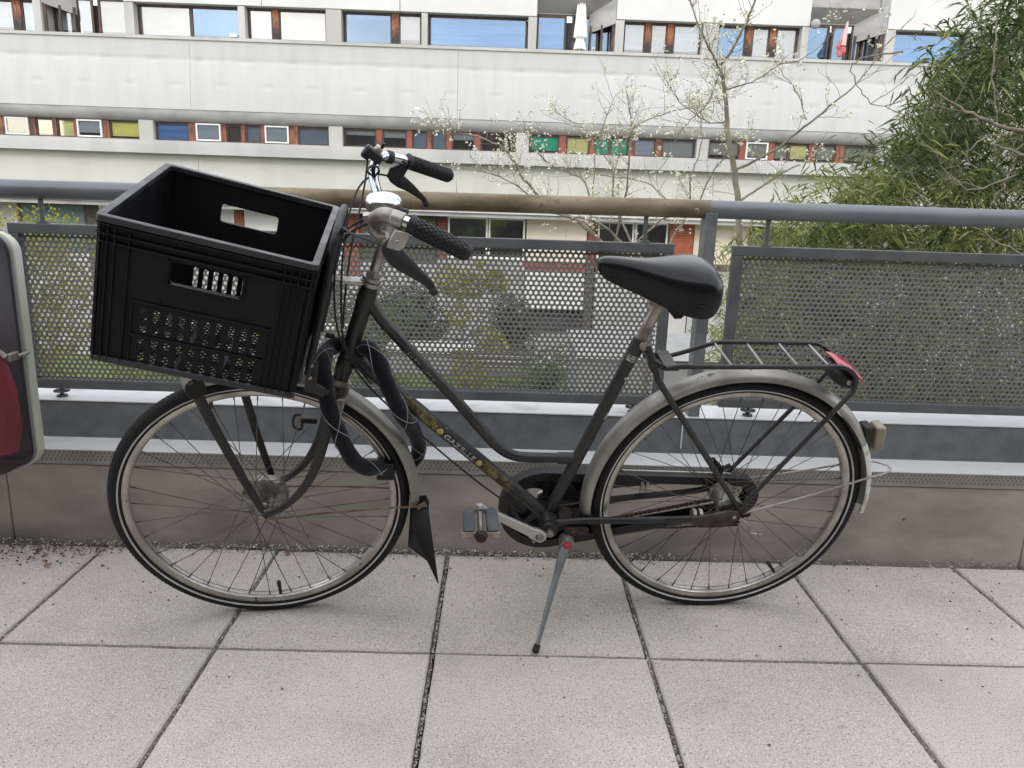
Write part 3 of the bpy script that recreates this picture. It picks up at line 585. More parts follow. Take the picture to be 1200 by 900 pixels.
gf(-13.8, -13.41, 'timber'); gf(-13.38, -8.946, 'facade_white', -1.1, .42); gf(-13.38, -8.946, 'conc_grey', GZ, -1.1); gf(-8.917, -8.636, 'wood_red', -1.1, .42); gf(-8.917, -8.636, 'conc_grey', GZ, -1.1); gf(-8.608, -5.342, 'facade_white', -1.4, .42); gf(-8.608, -5.342, 'conc_grey', GZ, -1.4)

# things on the loggias
par = thing('closed_parasol', 'closed white parasol standing on the loggia above the courtyard', 'parasol', (2.174, 25.35, 5.49))
MB().cyl((0, 0, 0), (0, 0, 2.0), .02, 8).build('pole', M['white_frame'], par)
m_ = MB(); V = []; prof = [(.02, 2.3), (.06, 2.1), (.10, 1.6), (.13, 1.0), (.17, .45), (.10, .40), (.16, .1), (.05, .12)]
for r_, h in prof:
    for q in range(18): a = 2*PI*q/18; rr_ = r_*(1+.28*math.cos(q*PI)); V.append((rr_*math.cos(a), rr_*math.sin(a), h))
m_.add(V, [(i*18+q, i*18+(q+1) % 18, (i+1)*18+(q+1) % 18, (i+1)*18+q) for i in range(len(prof)-1) for q in range(18)]); m_.build('canopy', M['white_frame'], par, ang=20)
gl = thing('globe_lamp', 'round white globe lamp fixed to the pillar of the right loggia', 'lamp', (9.226, 24.85, 6.454))
MB().sphere((0, 0, 0), .14, seg=20, rings=12).build('globe', M['blind_white'], gl); MB().cyl((0, .0, 0), (0, .2, 0), .03, 10).build('arm', M['brown_frame'], gl)
cl = thing('hanging_cloth', 'pink cloth bundle hanging at the rail of the right loggia', 'cloth', (10.1, 24.95, 5.49))
m_ = MB()
for k in range(7): m_.sphere((random.uniform(-.08, .10), random.uniform(-.03, .03), .16+k*.055), .09, random.uniform(.7, 1.3), .6, random.uniform(.7, 1.2), 9, 6)
m_.build('bundle', M['pink'], cl)
MB().tube([(.06, 0, .4), (.10, 0, .8), (.14, .02, 1.1)], [.10, .07, .02], 8).build('streamer', mat('streamer', (.62, .40, .36), .8), cl)
bt = thing('slim_bottle', 'white slim bottle on the sill of the left loggia', 'bottle', (-12.96, 25.15, 5.486))
MB().lathe([(.0, 0), (.045, 0), (.045, .30), (.02, .36), (.02, .44), (0, .44)], (0, 0, 0), (0, 0, 1), 12).build('body', M['white_frame'], bt)
nt = thing('sill_notice', 'small white notice behind the dark window left of the orange mullion', 'sign', (-8.437, 25.235, 5.639-.03)); MB().box(-.12, .12, 0, .01, -.04, .05).build('card', M['white_frame'], nt)

# unseen wall added behind the viewer to shade the terrace
rb = MB().box(-30, 30, -4.9, -4.0, GZ, 5.6); struct(rb.build('terrace_house_wall', M['rear_wall'], shade=False))

# ---------------------------------------------------------------- courtyard furniture seen through the sheets
def slab(name, label, cat, x0, x1, y0, y1, z1, m, lip='facade_white', n=1):
    t = thing(name, label, cat, ((x0+x1)/2, (y0+y1)/2, GZ)); off = Vector(t.location)
    MB().box(x0, x1, y0, y1, GZ, z1-.08).build('base', M['roof_grey'], t, xf=lambda v: v-off, shade=False)
    MB().box(x0-.06, x1+.06, y0-.06, y1+.06, z1-.078, z1).build('top_slab', M[m], t, xf=lambda v: v-off, shade=False)
    MB().box(x0-.07, x1+.07, y0-.09, y0-.062, z1-.10, z1+.012).build('edge_strip', M[lip], t, xf=lambda v: v-off, shade=False)
slab('shed', 'flat-roofed grey shed in the courtyard below, seen behind the seat post', 'shed', 1.3, 3.9, 12.2, 14.2, -1.314, 'roof_grey')
slab('planter_wall', 'long pale low planter wall in the courtyard left of the shed', 'planter', -3.4, -.7, 19.2, 20.2, -2.75, 'conc_light')
slab('low_wall', 'pale low wall behind the front wheel side of the courtyard', 'wall', -9.0, -4.2, 20.8, 21.4, -2.55, 'conc_light')
def bench(x, y, label, w=2.0):
    t = thing('bench', label, 'bench', (x, y, GZ), 'timber benches in the courtyard')
    for k in range(4): MB().box(-w/2, w/2, -.25+k*.13, -.14+k*.13, .43, .47).build('slat', M['timber'], t, shade=False)
    for k in range(3): MB().box(-w/2, w/2, .30, .33, .55+k*.13, .65+k*.13).build('slat', M['timber'], t, shade=False)
    for sx in (-1, 1): MB().box(sx*(w/2-.2)-.03, sx*(w/2-.2)+.03, -.25, .33, 0, .43).box(sx*(w/2-.2)-.03, sx*(w/2-.2)+.03, .331, .37, 0, .95).build('leg', M['timber'], t, shade=False)
bench(-.2, 18.0, 'dark timber bench in the courtyard behind the curved top tube'); bench(2.6, 11.3, 'dark timber bench in the courtyard in front of the grey shed', 2.6)
for (x, y, s, m, lab) in ((-2.0, 16.2, .30, 'teal', 'teal bucket on the grass left of the dark bench'), (-.9, 15.0, .26, 'yellow', 'yellow toy tub standing on the grass')):
    t = thing('bucket', lab, 'bucket', (x, y, GZ+.03), 'toy buckets on the lawn'); MB().lathe([(0, 0), (s*.35, 0), (s*.5, s), (s*.46, s), (s*.32, .03), (0, .03)], (0, 0, 0), (0, 0, 1), 16).build('body', M[m], t); MB().tube([(s*.48*math.cos(a), 0, s+s*.45*math.sin(a)) for a in [PI*k/8 for k in range(9)]], .008, 6).build('handle', M['chrome_old'], t)

# ---------------------------------------------------------------- plants
def leaves(name, m, pts, dirs, L, Wd, parent, off):
    """kite-shaped folded leaves, two quads each"""
    n = len(pts); P = np.array(pts); D = np.array(dirs); D /= np.linalg.norm(D, axis=1)[:, None]+1e-9
    rs = np.random.RandomState(len(pts)); S = np.cross(D, rs.normal(size=D.shape)); S /= np.linalg.norm(S, axis=1)[:, None]+1e-9; Nn = np.cross(D, S)
    L = np.array(L)[:, None] if np.ndim(L) else L*rs.uniform(.6, 1.25, (n, 1)); Wd = Wd*rs.uniform(.7, 1.2, (n, 1))
    V = np.empty((n, 5, 3)); V[:, 0] = P; V[:, 1] = P+D*L*.4+S*Wd+Nn*Wd*.3; V[:, 2] = P+D*L+np.array([0, 0, -1])*L*.22; V[:, 3] = P+D*L*.4-S*Wd+Nn*Wd*.3; V[:, 4] = P+D*L*.45
    F = np.array([(0, 1, 4), (1, 2, 4), (2, 3, 4), (3, 0, 4)])[None]+5*np.arange(n)[:, None, None]; F = F.reshape(-1, 3); V = V.reshape(-1, 3)-np.array(off)
    me = bpy.data.meshes.new(name); me.vertices.add(len(V)); me.vertices.foreach_set('co', V.ravel()); me.loops.add(F.size); me.loops.foreach_set('vertex_index', F.ravel().astype(np.int32))
    me.polygons.add(len(F)); me.polygons.foreach_set('loop_start', np.arange(0, F.size, 3, dtype=np.int32)); me.update(calc_edges=True); me.materials.append(m)
    o = bpy.data.objects.new(name, me); col.objects.link(o); o.parent = parent; o['kind'] = 'stuff'; return o
def bush(label, c, rx, ry, h, m, n, L, Wd, stems=9, cat='bush', name='bush'):
    t = thing(name, label, cat, (c[0], c[1], GZ), 'bushes in the courtyard'); rs = np.random.RandomState(int(abs(c[0]*100+c[1]*10))); pts = []; dirs = []
    blobs = [(rs.normal(0, .35)*rx, rs.normal(0, .35)*ry, h*rs.uniform(.15, .95), rs.uniform(.2, .42)) for k in range(26)]
    for k in range(n):
        b = blobs[rs.randint(len(blobs))]; q = rs.normal(size=3); q /= np.linalg.norm(q); r_ = b[3]*rs.uniform(.5, 1)
        pts.append((c[0]+b[0]+q[0]*r_*rx*1.1, c[1]+b[1]+q[1]*r_*ry, GZ+max(.05, b[2]+q[2]*r_*rx*1.1))); dirs.append(q+np.array([0, 0, .3]))
    off = (c[0], c[1], GZ); leaves('foliage', M[m], pts, dirs, L, Wd, t, off); m_ = MB()
    for k in range(stems):
        b = blobs[k]; m_.tube(smooth([(rs.normal(0, .08), rs.normal(0, .08), 0), (b[0]*.4, b[1]*.4, b[2]*.5), (b[0], b[1], b[2])], 4), [.02, .006], 5)
    m_.build('branches', M['bark'], t)['kind'] = 'stuff'; return t
bush('tall yellow-green bush behind the middle of the left infill sheet', (-.45, 12.6), .55, .5, 3.55, 'bush_yellow', 5200, .09, .022)
bush('yellow flowering bush at the far left under the handrail', (-8.3, 13.4), 1.3, .8, 4.0, 'bush_yellow', 8000, .09, .02, cat='bush')
bush('yellow bush seen through the far handle of the crate', (-4.1, 13.2), .55, .5, 3.9, 'bush_yellow', 4500, .08, .02)
bush('small yellow-green shrub left of the crate base', (-6.0, 14.5), .8, .5, 3.0, 'bush_green', 4000, .09, .022)
bush('green hedge clump behind the seat post in the courtyard', (1.0, 15.6), .8, .5, 1.5, 'bush_green', 3500, .07, .02)
bush('low green shrub on the lawn behind the chain lock', (-2.7, 15.0), .7, .5, 1.1, 'bush_green', 3000, .07, .02)
bush('tall olive shrub behind the chain lock and head tube', (-1.9, 11.2), .6, .5, 3.1, 'bush_green', 4200, .08, .02)
bush('leafy shrub behind the left end of the infill sheet', (-5.3, 11.0), .9, .5, 3.3, 'bush_yellow', 5200, .08, .02)
bush('dark green shrub beside the shed in the gap of the railing', (3.95, 14.8), .6, .5, 2.2, 'bush_green', 3500, .09, .02)
bush('long dark clipped hedge against the building foot at the left', (-6.2, 23.2), 2.4, .6, 1.9, 'bush_dark', 6000, .12, .035)
bush('dark hedge clump at the building foot behind the head tube', (-2.6, 22.4), 1.3, .6, 1.7, 'bush_dark', 4200, .12, .035)
bush('dark shrub at the building foot behind the top tube', (.4, 23.0), 1.0, .6, 1.5, 'bush_dark', 3000, .12, .035)
# grass tufts on the lawn
rs = np.random.RandomState(5); n = 26000
P_ = np.stack([rs.uniform(-9, 5, n), rs.uniform(12.3, 20.3, n), np.full(n, GZ+.03)], -1); D_ = rs.normal(0, .35, (n, 3)); D_[:, 2] = 1
gt = thing('grass', 'short green lawn grass in the courtyard', 'grass', (0, 16, GZ), kind='stuff'); o = leaves('grass_blades', M['grass_blade'], P_, D_, .13, .012, gt, (0, 16, GZ))

def twig_tree(name, label, cat, base, limbs, m_bark, seed, dz=.25, twigs=7, twl=.5, bud=True, budn=4, jit=.35, cat_r=(.024, .006), rtw=.003, buds_m='petal', bsz=.02, twm=1.5):
    """limbs: polylines in space; twigs sprout from them, blossom sits on the twigs"""
    rd = random.Random(seed); t = thing(name, label, cat, base, 'trees beyond the railing'); off = Vector(base); tr = MB(); bpnt = []; bdir = []; big = MB()
    for li, (pts, r0, r1, tw) in enumerate(limbs):
        dy = 0 if li == 0 else rd.uniform(-jit, jit); Q = [Vector((p[0], p[1]+dy*min(1, i/1.5), p[2])) for i, p in enumerate(pts)]; S = smooth(Q, 6)
        S = [q+Vector((rd.gauss(0, .005), rd.gauss(0, .008), rd.gauss(0, .005))) if 0 < i < len(S)-1 else q for i, q in enumerate(S)]
        big.tube([q-off for q in S], [r0, r1], 7)
        for k in range(int(tw*twm)):
            i = rd.randrange(max(1, len(S)//6), len(S)); p = S[i]; d0 = (S[min(i+1, len(S)-1)]-S[i-1]).normalized()
            d = (d0*.6+Vector((rd.uniform(-1, 1), rd.uniform(-1, 1), rd.uniform(-.35, 1)))).normalized(); L_ = twl*rd.uniform(.25, 1); P2 = [p]
            for s in range(5): d = (d+Vector((rd.gauss(0, .16), rd.gauss(0, .16), rd.gauss(.05, .14)))).normalized(); P2.append(P2[-1]+d*L_/5)
            tr.tube([q-off for q in P2], [rtw, rtw*.45], 4, cap=False)
            for s in range(1, 6):
                if rd.random() < .65:
                    d2 = (d+Vector((rd.uniform(-1, 1), rd.uniform(-1, 1), rd.uniform(-.6, 1)))).normalized(); e = P2[s]+d2*rd.uniform(.03, .16); tr.tube([P2[s]-off, e-off], [rtw*.55, rtw*.35], 3, cap=False)
                    if rd.random() < .95: 
                        for _ in range(rd.randint(1, budn)):
                            c_ = e+Vector((rd.gauss(0, .018), rd.gauss(0, .018), rd.gauss(0, .018)))
                            for a in range(5): bpnt.append(tuple(c_)); bdir.append((rd.uniform(-1, 1), rd.uniform(-1, 1), rd.uniform(-.5, 1)))
    big.build('trunk', m_bark, t); tr.build('twigs', m_bark, t, fix=False)['kind'] = 'stuff'
    if bud and bpnt: leaves('blossom', M[buds_m], bpnt, bdir, bsz, bsz*.42, t, base)
    return t
# slim blossoming tree right of the saddle
A = [([(2.75, 8.0, GZ), (2.6, 8.0, -1.5), (2.5, 8.0, .3), (2.343, 8, 1.301), (2.219, 8, 1.752), (2.153, 8, 2.154), (2.071, 8, 2.388)], .045, .015, 26),
 ([(2.071, 8, 2.388), (2.203, 8, 2.665), (2.299, 8, 3.011), (2.349, 8, 3.459)], .014, .006, 12), ([(2.071, 8, 2.388), (1.905, 8, 2.539), (1.714, 8, 2.802), (1.603, 8, 3.138)], .011, .005, 14),
 ([(2.295, 8, 1.425), (2.679, 8, 1.644), (2.989, 8, 1.94), (3.296, 8, 2.208), (3.491, 8, 2.451)], .015, .005, 7), ([(2.158, 8, 2.194), (2.396, 8, 2.265), (2.592, 8, 2.406), (2.875, 8, 2.509), (3.208, 8, 2.852)], .008, .003, 8),
 ([(2.211, 8, 1.915), (2.051, 8, 1.885), (1.735, 8, 2.076), (1.593, 8, 2.254)], .008, .003, 10), ([(2.989, 8, 1.94), (2.899, 8, 2.178), (2.672, 8, 2.447)], .007, .003, 4), ([(2.412, 8, 1.134), (2.673, 8, 1.311), (2.958, 8, 1.488), (3.083, 8, 1.533)], .013, .004, 10),
 ([(2.075, 8, 2.349), (1.991, 8, 2.068), (1.757, 8, 1.819), (1.613, 8, 1.486)], .007, .003, 12)]
twig_tree('blossom_tree', 'slender white-blossoming tree rising between the saddle and the bamboo', 'tree', (2.75, 8.0, GZ), A, M['bark'], 11, twl=.42)
B = [([(1.7, 9, GZ), (1.75, 9, -1.5), (1.714, 9, 0.2766), (1.213, 9, 0.558), (0.8802, 9, 0.8204), (0.4761, 9, 1.019)], .05, .018, 10),
 ([(0.4761, 9, 1.019), (0.1702, 9, 1.341), (-0.03232, 9, 1.614), (-0.4396, 9, 1.738), (-0.6891, 9, 1.73)], .018, .004, 26), ([(1.023, 9, 0.7473), (0.9538, 9, 1.272), (0.732, 9, 1.406), (0.454, 9, 1.537), (0.2711, 9, 1.762)], .014, .005, 20),
 ([(1.29, 9, 0.6094), (1.335, 9, 1.123), (1.329, 9, 1.519), (1.333, 9, 1.888), (1.266, 9, 2.176)], .014, .005, 18), ([(1.489, 9, 0.6157), (1.282, 9, 1.045), (1.257, 9, 1.423), (1.448, 9, 1.892), (1.866, 9, 2.087), (2.427, 9, 2.241)], .014, .004, 22),
 ([(1.714, 9, 0.2766), (2.074, 9, 0.7806), (2.216, 9, 1.075), (2.199, 9, 1.378), (2.287, 9, 1.689), (2.277, 9, 2.101)], .016, .005, 16), ([(2.216, 9, 1.075), (2.313, 9, 1.41), (2.481, 9, 1.695), (2.665, 9, 1.794)], .009, .004, 10),
 ([(1.399, 9, 0.4653), (1.77, 9, 0.8486), (1.957, 9, 0.9897), (1.637, 9, 1.294), (1.046, 9, 1.369)], .012, .004, 16), ([(1.714, 9, 0.2766), (1.078, 9, 0.8267), (0.5786, 9, 0.9265), (0.07607, 9, 1.244), (-0.3165, 9, 1.372)], .018, .004, 22),
 ([(1.002, 9, 1.112), (1.032, 9, 1.602), (0.9199, 9, 1.874), (0.5747, 9, 2.063)], .008, .003, 12), ([(1.257, 9, 1.423), (1.027, 9, 1.694), (1.143, 9, 2.154)], .007, .003, 10)]
twig_tree('blossom_tree', 'wide many-stemmed white-blossoming shrub tree behind the handrail above the saddle', 'tree', (1.7, 9, GZ), B, M['bark'], 12, twl=.45, jit=.5)
Cc = [([(5.0, 5.2, GZ), (4.6, 5.0, -.5), (3.6, 4.7, 1.35), (2.885, 4.6, 1.573), (2.622, 4.6, 1.658), (2.432, 4.6, 1.758)], .02, .005, 4), ([(3.093, 4.6, 1.405), (2.937, 4.6, 1.433), (2.754, 4.6, 1.475)], .009, .005, 2),
 ([(2.985, 4.6, 1.444), (2.964, 4.6, 1.29), (2.891, 4.6, 1.142)], .007, .004, 2), ([(2.905, 4.6, 1.55), (2.75, 4.6, 1.498), (2.692, 4.6, 1.401), (2.78, 4.6, 1.332)], .006, .003, 1), ([(2.717, 4.6, 2.21), (2.752, 4.6, 1.891), (2.82, 4.6, 1.604)], .005, .004, 1),
 ([(2.985, 4.6, 1.315), (2.698, 4.6, 1.223), (2.463, 4.6, 1.418), (2.352, 4.6, 1.485)], .005, .003, 2), ([(3.126, 4.6, 0.8496), (2.79, 4.6, 0.9899), (2.46, 4.6, 1.128), (2.332, 4.6, 1.294)], .006, .003, 2), ([(2.218, 4.6, 1.963), (1.946, 4.6, 1.9), (2.01, 4.6, 1.721), (2.23, 4.6, 1.636)], .005, .002, 3)]
twig_tree('bare_tree', 'bare pale branches reaching in front of the bamboo at the right', 'tree', (5.0, 5.2, GZ), Cc, M['bark_pale'], 14, twl=.35, bud=False, jit=.1, rtw=.003)

# bamboo thicket
def bamboo(label, prof, y0, y1, n, m, seed, culms, light=.25):
    """prof: list of (z, xleft) giving how far the clump leans out at each height"""
    rs = np.random.RandomState(seed); zz = [p[0] for p in prof]; xx = [p[1] for p in prof]; base = (4.6, (y0+y1)/2, GZ)
    t = thing('bamboo', label, 'bamboo', base, 'bamboo beyond the railing'); pts = []; dirs = []; lp = []; ld = []
    for k in range(n):
        z = rs.uniform(zz[0], zz[-1]); y = y0+(y1-y0)*rs.rand()**1.5; xl = np.interp(z, zz, xx)*(y/6.0)
        e = rs.rand(); x = xl+(e**1.6)*3.2+rs.normal(0, .14)
        if x > y*.80: continue
        m_n = rs.randint(6, 11); a = rs.uniform(0, 2*PI); drop = rs.uniform(-.9, .1)
        islight = rs.rand() < light*(1.8 if z < 1.35 else .5)
        for q in range(m_n):
            aa = a+rs.normal(0, .9); d = np.array([math.cos(aa), math.sin(aa), drop+rs.normal(0, .25)])
            c_ = np.array([x, y, z])+rs.normal(0, .05, 3); (lp if islight else pts).append(c_); (ld if islight else dirs).append(d)
    leaves('foliage', M['bamboo_leaf'], pts, dirs, .13, .0075, t, base); leaves('foliage', M['bamboo_light'], lp, ld, .14, .0075, t, base)
    for k in range(culms):
        y = rs.uniform(y0+.1, y1); xb = 3.4+rs.uniform(0, 2.4); zt = rs.uniform(.8, 2.8); xl = np.interp(min(zt, zz[-1]), zz, xx)*(y/6.0)
        xt = xl+abs(rs.normal(0, .9)); P2 = smooth([(xb, y, GZ), (lerp(xb, xt, .12), y, lerp(GZ, zt, .5)), (lerp(xb, xt, .5), y, lerp(GZ, zt, .88)), (xt, y-.1, zt)], 6)
        MB().tube([p-Vector(base) for p in P2], [.012, .003], 6).build('culm', M['cane'], t)
bamboo('dense dark green bamboo thicket filling the right side behind the railing', [(-3.3, 2.3), (-1.5, 2.1), (-.2, 2.0), (.8, 2.25), (1.27, 2.8), (1.6, 3.02), (1.95, 3.15), (2.35, 3.4), (2.65, 3.7), (2.95, 4.0)], 5.4, 8.0, 11500, None, 21, 26, .34)
bamboo('paler low bamboo spray hanging out left of the dark thicket', [(-2.2, 2.0), (-.5, 1.9), (.2, 1.80), (.75, 1.82), (1.12, 2.2), (1.42, 2.65)], 5.6, 6.8, 1500, None, 22, 8, .8)

# ================================================================ bicycle
# local axes of the leaning bicycle: x to the rear, y to its far side, z up in its own plane
BX = Vector((.99762454, .06888591, 0)); BYv = Vector((-.06701055, .97046509, .2317479)); BZ = Vector((.01596416, -.2311974, .97277588))
bike = thing('bicycle', 'dark grey step-through city bicycle standing on its side stand before the parapet', 'bicycle', (.006, 1.9005, 0))
bike.matrix_world = Matrix(((BX.x, BYv.x, BZ.x, .006), (BX.y, BYv.y, BZ.y, 1.9005), (BX.z, BYv.z, BZ.z, 0), (0, 0, 0, 1)))
A0 = Vector((-.38, 0, .71)); HA = Vector((.069, 0, .209)).normalized(); RS = Matrix.Rotation(R(6), 3, HA)
S2B = lambda q: A0+RS@(Vector(q)-A0)
def bk(mb_, name, m, parent=None, st=False, **k): return mb_.build(name, m, parent or bike, xf=S2B if st else None, **k)
V3 = Vector
WR = .356
# ---- wheels
def wheel(c, st, label, phase, hubtype):
    c = V3(c); Y = (0, 1, 0)
    rimp = [(.3235, -.0105), (.3225, -.0138), (.317, -.0150), (.3115, -.0140), (.3075, -.0105), (.3062, -.0060), (.3088, -.0022), (.3088, .0022), (.3062, .0060), (.3075, .0105), (.3115, .0140), (.317, .0150), (.3225, .0138), (.3235, .0105), (.318, .0085), (.318, -.0085)]
    w = bk(MB().lathe(rimp, c, Y, 120, closed=True), 'wheel', M['rim'], st=st, label=label, ang=50)
    tp = [(.3375+.0188*math.cos(a), .0195*math.sin(a)) for a in [2*PI*k/18 for k in range(18)]]
    bk(MB().lathe(tp, c, Y, 128, closed=True), 'tyre', M['tyre'], w, st, ang=80)
    m_ = MB()
    for s in (-1, 1): m_.lathe([(.3285, s*.0176), (.3288, s*.0182), (.3322, s*.0194), (.3325, s*.0188)], c, Y, 128)
    bk(m_, 'reflective_band', M['stripe'], w, st)
    # tread blocks
    m_ = MB()
    for k in range(190):
        a = 2*PI*k/190; e = V3((math.cos(a), 0, math.sin(a))); t_ = V3((-math.sin(a), 0, math.cos(a)))
        for yy, tl in ((-.0085, .5), (0, 0), (.0085, -.5)):
            rr_ = .3375+.0188*math.sqrt(1-(yy/.0195)**2); nrm = (e*math.sqrt(1-(yy/.0195)**2)+V3((0, yy/.0195, 0))).normalized()
            m_.obox(c+e*(rr_-.0006)+V3((0, yy, 0)), (t_+V3((0, tl, 0))), nrm.cross(t_), nrm, .0038, .0026, .0005)
    bk(m_, 'tread', M['tyre'], w, st, shade=False, fix=False)['kind'] = 'stuff'
    if hubtype == 'front':
        hubp = [(.006, -.052), (.010, -.050), (.012, -.040), (.021, -.037), (.0215, -.033), (.014, -.030), (.013, .000), (.030, .002), (.031, .008), (.052, .010), (.056, .014), (.056, .036), (.050, .041), (.030, .042), (.008, .043)]; fl = ((-.035, .0195), (.012, .052))
    else:
        hubp = [(.008, -.048), (.026, -.046), (.033, -.040), (.035, -.034), (.030, -.030), (.029, .024), (.034, .028), (.034, .033), (.028, .036), (.022, .040), (.010, .042)]; fl = ((-.036, .032), (.030, .032))
    bk(MB().lathe(hubp, c, Y, 36), 'hub', M['hub'], w, st)
    bk(MB().cyl(c+V3((0, -.078, 0)), c+V3((0, .078, 0)), .0048, 12), 'axle', M['chrome_old'], w, st)
    for s in (-1, 1): bk(MB().lathe([(0, s*.0745), (.0062, s*.074), (.0085, s*.0715), (.0088, s*.064), (.011, s*.0635), (.011, s*.062)], c, Y, 6 if s > 0 else 18), 'axle_nut', M['chrome_old'], w, st)
    sp = []
    for k in range(36):
        side = k % 2; y, rh = fl[side]; rimA = phase+2*PI*k/36; grp = (k//2) % 2; hubA = rimA+(1 if grp else -1)*R(64)*(1 if rh < .04 else .9)
        p0 = c+V3((math.cos(hubA)*rh, y+(.0025 if grp else -.0025), math.sin(hubA)*rh)); p1 = c+V3((math.cos(rimA)*.3075, (-.003 if side == 0 else .003), math.sin(rimA)*.3075)); d = (p1-p0).normalized()
        bk(MB().tube([p0, p1-d*.013], .00105, 5, cap=False).tube([p1-d*.014, p1], .0019, 6), 'spoke', M['spoke'], w, st)
    va = phase+R(5); e = V3((math.cos(va), 0, math.sin(va)))
    bk(MB().tube([c+e*.309, c+e*.285, c+e*.2845, c+e*.266, c+e*.264], [.0042, .0042, .0052, .0052, .0035], 10), 'valve', M['rubber'], w, st)
    return w
M['rim'] = mat('rim', (.50, .48, .445), .27, .95, var=(.33, .31, .275), vs=14, vd=6, rvar=.2, speck=((.13, .10, .08), 70, .68))
M['tyre'] = mat('tyre', (.006, .0065, .008), .6, var=(.014, .0135, .013), vs=10, vd=6, rvar=.2, spec=.3)
M['hub'] = mat('hub', (.34, .335, .32), .3, .9, var=(.12, .105, .09), vs=26, vd=7, rvar=.3)
FW = (-.5875, 0, .356); RW = (.5875, 0, .356)
wheel(FW, True, 'front spoked wheel with a drum hub', R(-93), 'front')
wheel(RW, False, 'rear spoked wheel with a hub gear', R(-58), 'rear')

# ---- frame
def ftube(name, pts, r, m='frame_paint', parent=None, st=False, seg=16, **k): return bk(MB().tube(pts, r, seg), name, M[m], parent, st, **k)
BBp = V3((0.122, -0, 0.305)); BBp.y = 0
ht0, ht1 = V3((-.385, 0, .695)), V3((-.309, 0, .925))
hd = (ht1-ht0).normalized()
ftube('head_tube', [ht0, ht1], .0185)
DT0 = V3((-.367, 0, .765)); down = ftube('down_tube', [DT0, BBp], .0168)
ttp = smooth([V3((-.318, 0, .90)), V3((-0.289, -0, 0.848)), V3((-0.218, -0, 0.761)), V3((-0.129, 0, 0.656)), V3((-0.052, -0, 0.558)), V3((-0.015, -0, 0.515)), V3((0.022, -0, 0.49)), V3((0.069, -0, 0.483)), V3((0.155, -0, 0.482)), V3((0.187, -0, 0.482))], 6)
top = ftube('top_tube', ttp, .0132)
st1 = V3((0.304, -0, 0.805)); st1.y = 0
seat = ftube('seat_tube', [BBp, st1], .0155)
sdir = (st1-BBp).normalized()
bk(MB().tube([st1-sdir*.035, st1+sdir*.004], .0178, 16).cyl(st1+V3((.012, -.022, -.012)), st1+V3((.012, .022, -.012)), .006, 10), 'seat_lug', M['frame_paint'])
bk(MB().tube([BBp+V3((0, -.050, 0)), BBp+V3((0, .036, 0))], .0235, 20), 'bottom_bracket', M['frame_paint'])
bk(MB().tube([BBp+V3((0, -.066, 0)), BBp+V3((0, -.048, 0))], .0205, 20), 'bearing_cup', M['black_metal'])
for lp, lr in (([ttp[-1]-V3((.05, 0, 0)), ttp[-1]-V3((.01, 0, 0))], .0148), ([DT0, DT0+(BBp-DT0).normalized()*.04], .0185), ([ht1-hd*.05, ht1-hd*.01], .0205), ([ht0+hd*.02, ht0+hd*.06], .0205)): bk(MB().tube(lp, lr, 18), 'lug', M['frame_paint'])
post1 = V3((0.328, -0, 0.906)); post1.y = 0
ftube('seat_post', [st1-sdir*.02, st1+sdir*(post1-st1).length*1.02], .0135, 'chrome_old')
# sticker on the seat tube
def decal_on_tube(a, b, r, t0, t1, a0, a1, m, parent, name='decal', seg=6):
    a = V3(a); b = V3(b); d = (b-a).normalized(); u = V3((0, -1, 0)); w = d.cross(u); V = []
    for t in (t0, t1):
        for k in range(seg+1): an = lerp(a0, a1, k/seg); V.append(a+d*t+(u*math.cos(an)+w*math.sin(an))*r)
    return bk(MB().add(V, [(k, k+1, seg+2+k, seg+1+k) for k in range(seg)]), name, M[m], parent, fix=False)
L_ = (st1-BBp).length
for k in range(3): decal_on_tube(BBp, st1, .0160, L_-.052+k*.006, L_-.048+k*.006, -.9, .5, 'decal', seat)
decal_on_tube(BBp, st1, .01575, L_-.215, L_-.195, .5, 1.5, 'decal', seat, 'bare_patch'); decal_on_tube(BBp, st1, .01575, L_-.10, L_-.092, .3, .8, 'decal', seat, 'bare_patch')
# gold panels, discs and lettering on the down tube
def along(px, py): return (V3(px_local(px, py))-DT0).length
LD = (BBp-DT0).length
def frac_at(p): return (V3(p)-DT0).dot((BBp-DT0).normalized())
rtb = .01705
tA = frac_at((-0.161, -0, 0.56)); tB = frac_at((-0.07, -0, 0.465))
for (s, e) in ((frac_at((-0.251, -0, 0.654)), tA-.012), (tB+.012, frac_at((0.01, 0, 0.383)))):
    n = 13
    for k in range(n):
        u_ = k/(n-1); an = -.95+k*.15; 
        decal_on_tube(DT0, BBp, rtb, s+.004*math.sin(k), e-.004*math.cos(k*2), an, an+.035, 'gold', down, 'gold_line', 1)
    m0, m1 = (e-.050, e-.006) if s < tA else (s+.006, s+.046)
    for k in range(7): q = lerp(m0, m1, k/6); decal_on_tube(DT0, BBp, rtb+.0001, q, q+.0022, -.6+.02*k, .35+.03*k, 'gold', down, 'gold_bar', 4)
def disc_on_tube(t, r_, m, R_=rtb+.0003):
    d = (BBp-DT0).normalized(); u = V3((0, -1, 0)); w = d.cross(u); V = [DT0+d*t+u*R_]
    for k in range(16): a = 2*PI*k/16; an = math.sin(a)*r_/R_; V.append(DT0+d*(t+math.cos(a)*r_)+(u*math.cos(an)+w*math.sin(an))*R_)
    bk(MB().add(V, [(0, 1+k, 1+(k+1) % 16) for k in range(16)]), 'disc', M[m], down, fix=False)
disc_on_tube(tA, .0085, 'gold2') if 'gold2' in M else None
M['gold2'] = mat('gold2', (.50, .42, .17), .45, .3, var=(.30, .24, .08), vs=200); disc_on_tube(tA, .0085, 'gold2'); disc_on_tube(tB, .0085, 'gold2')
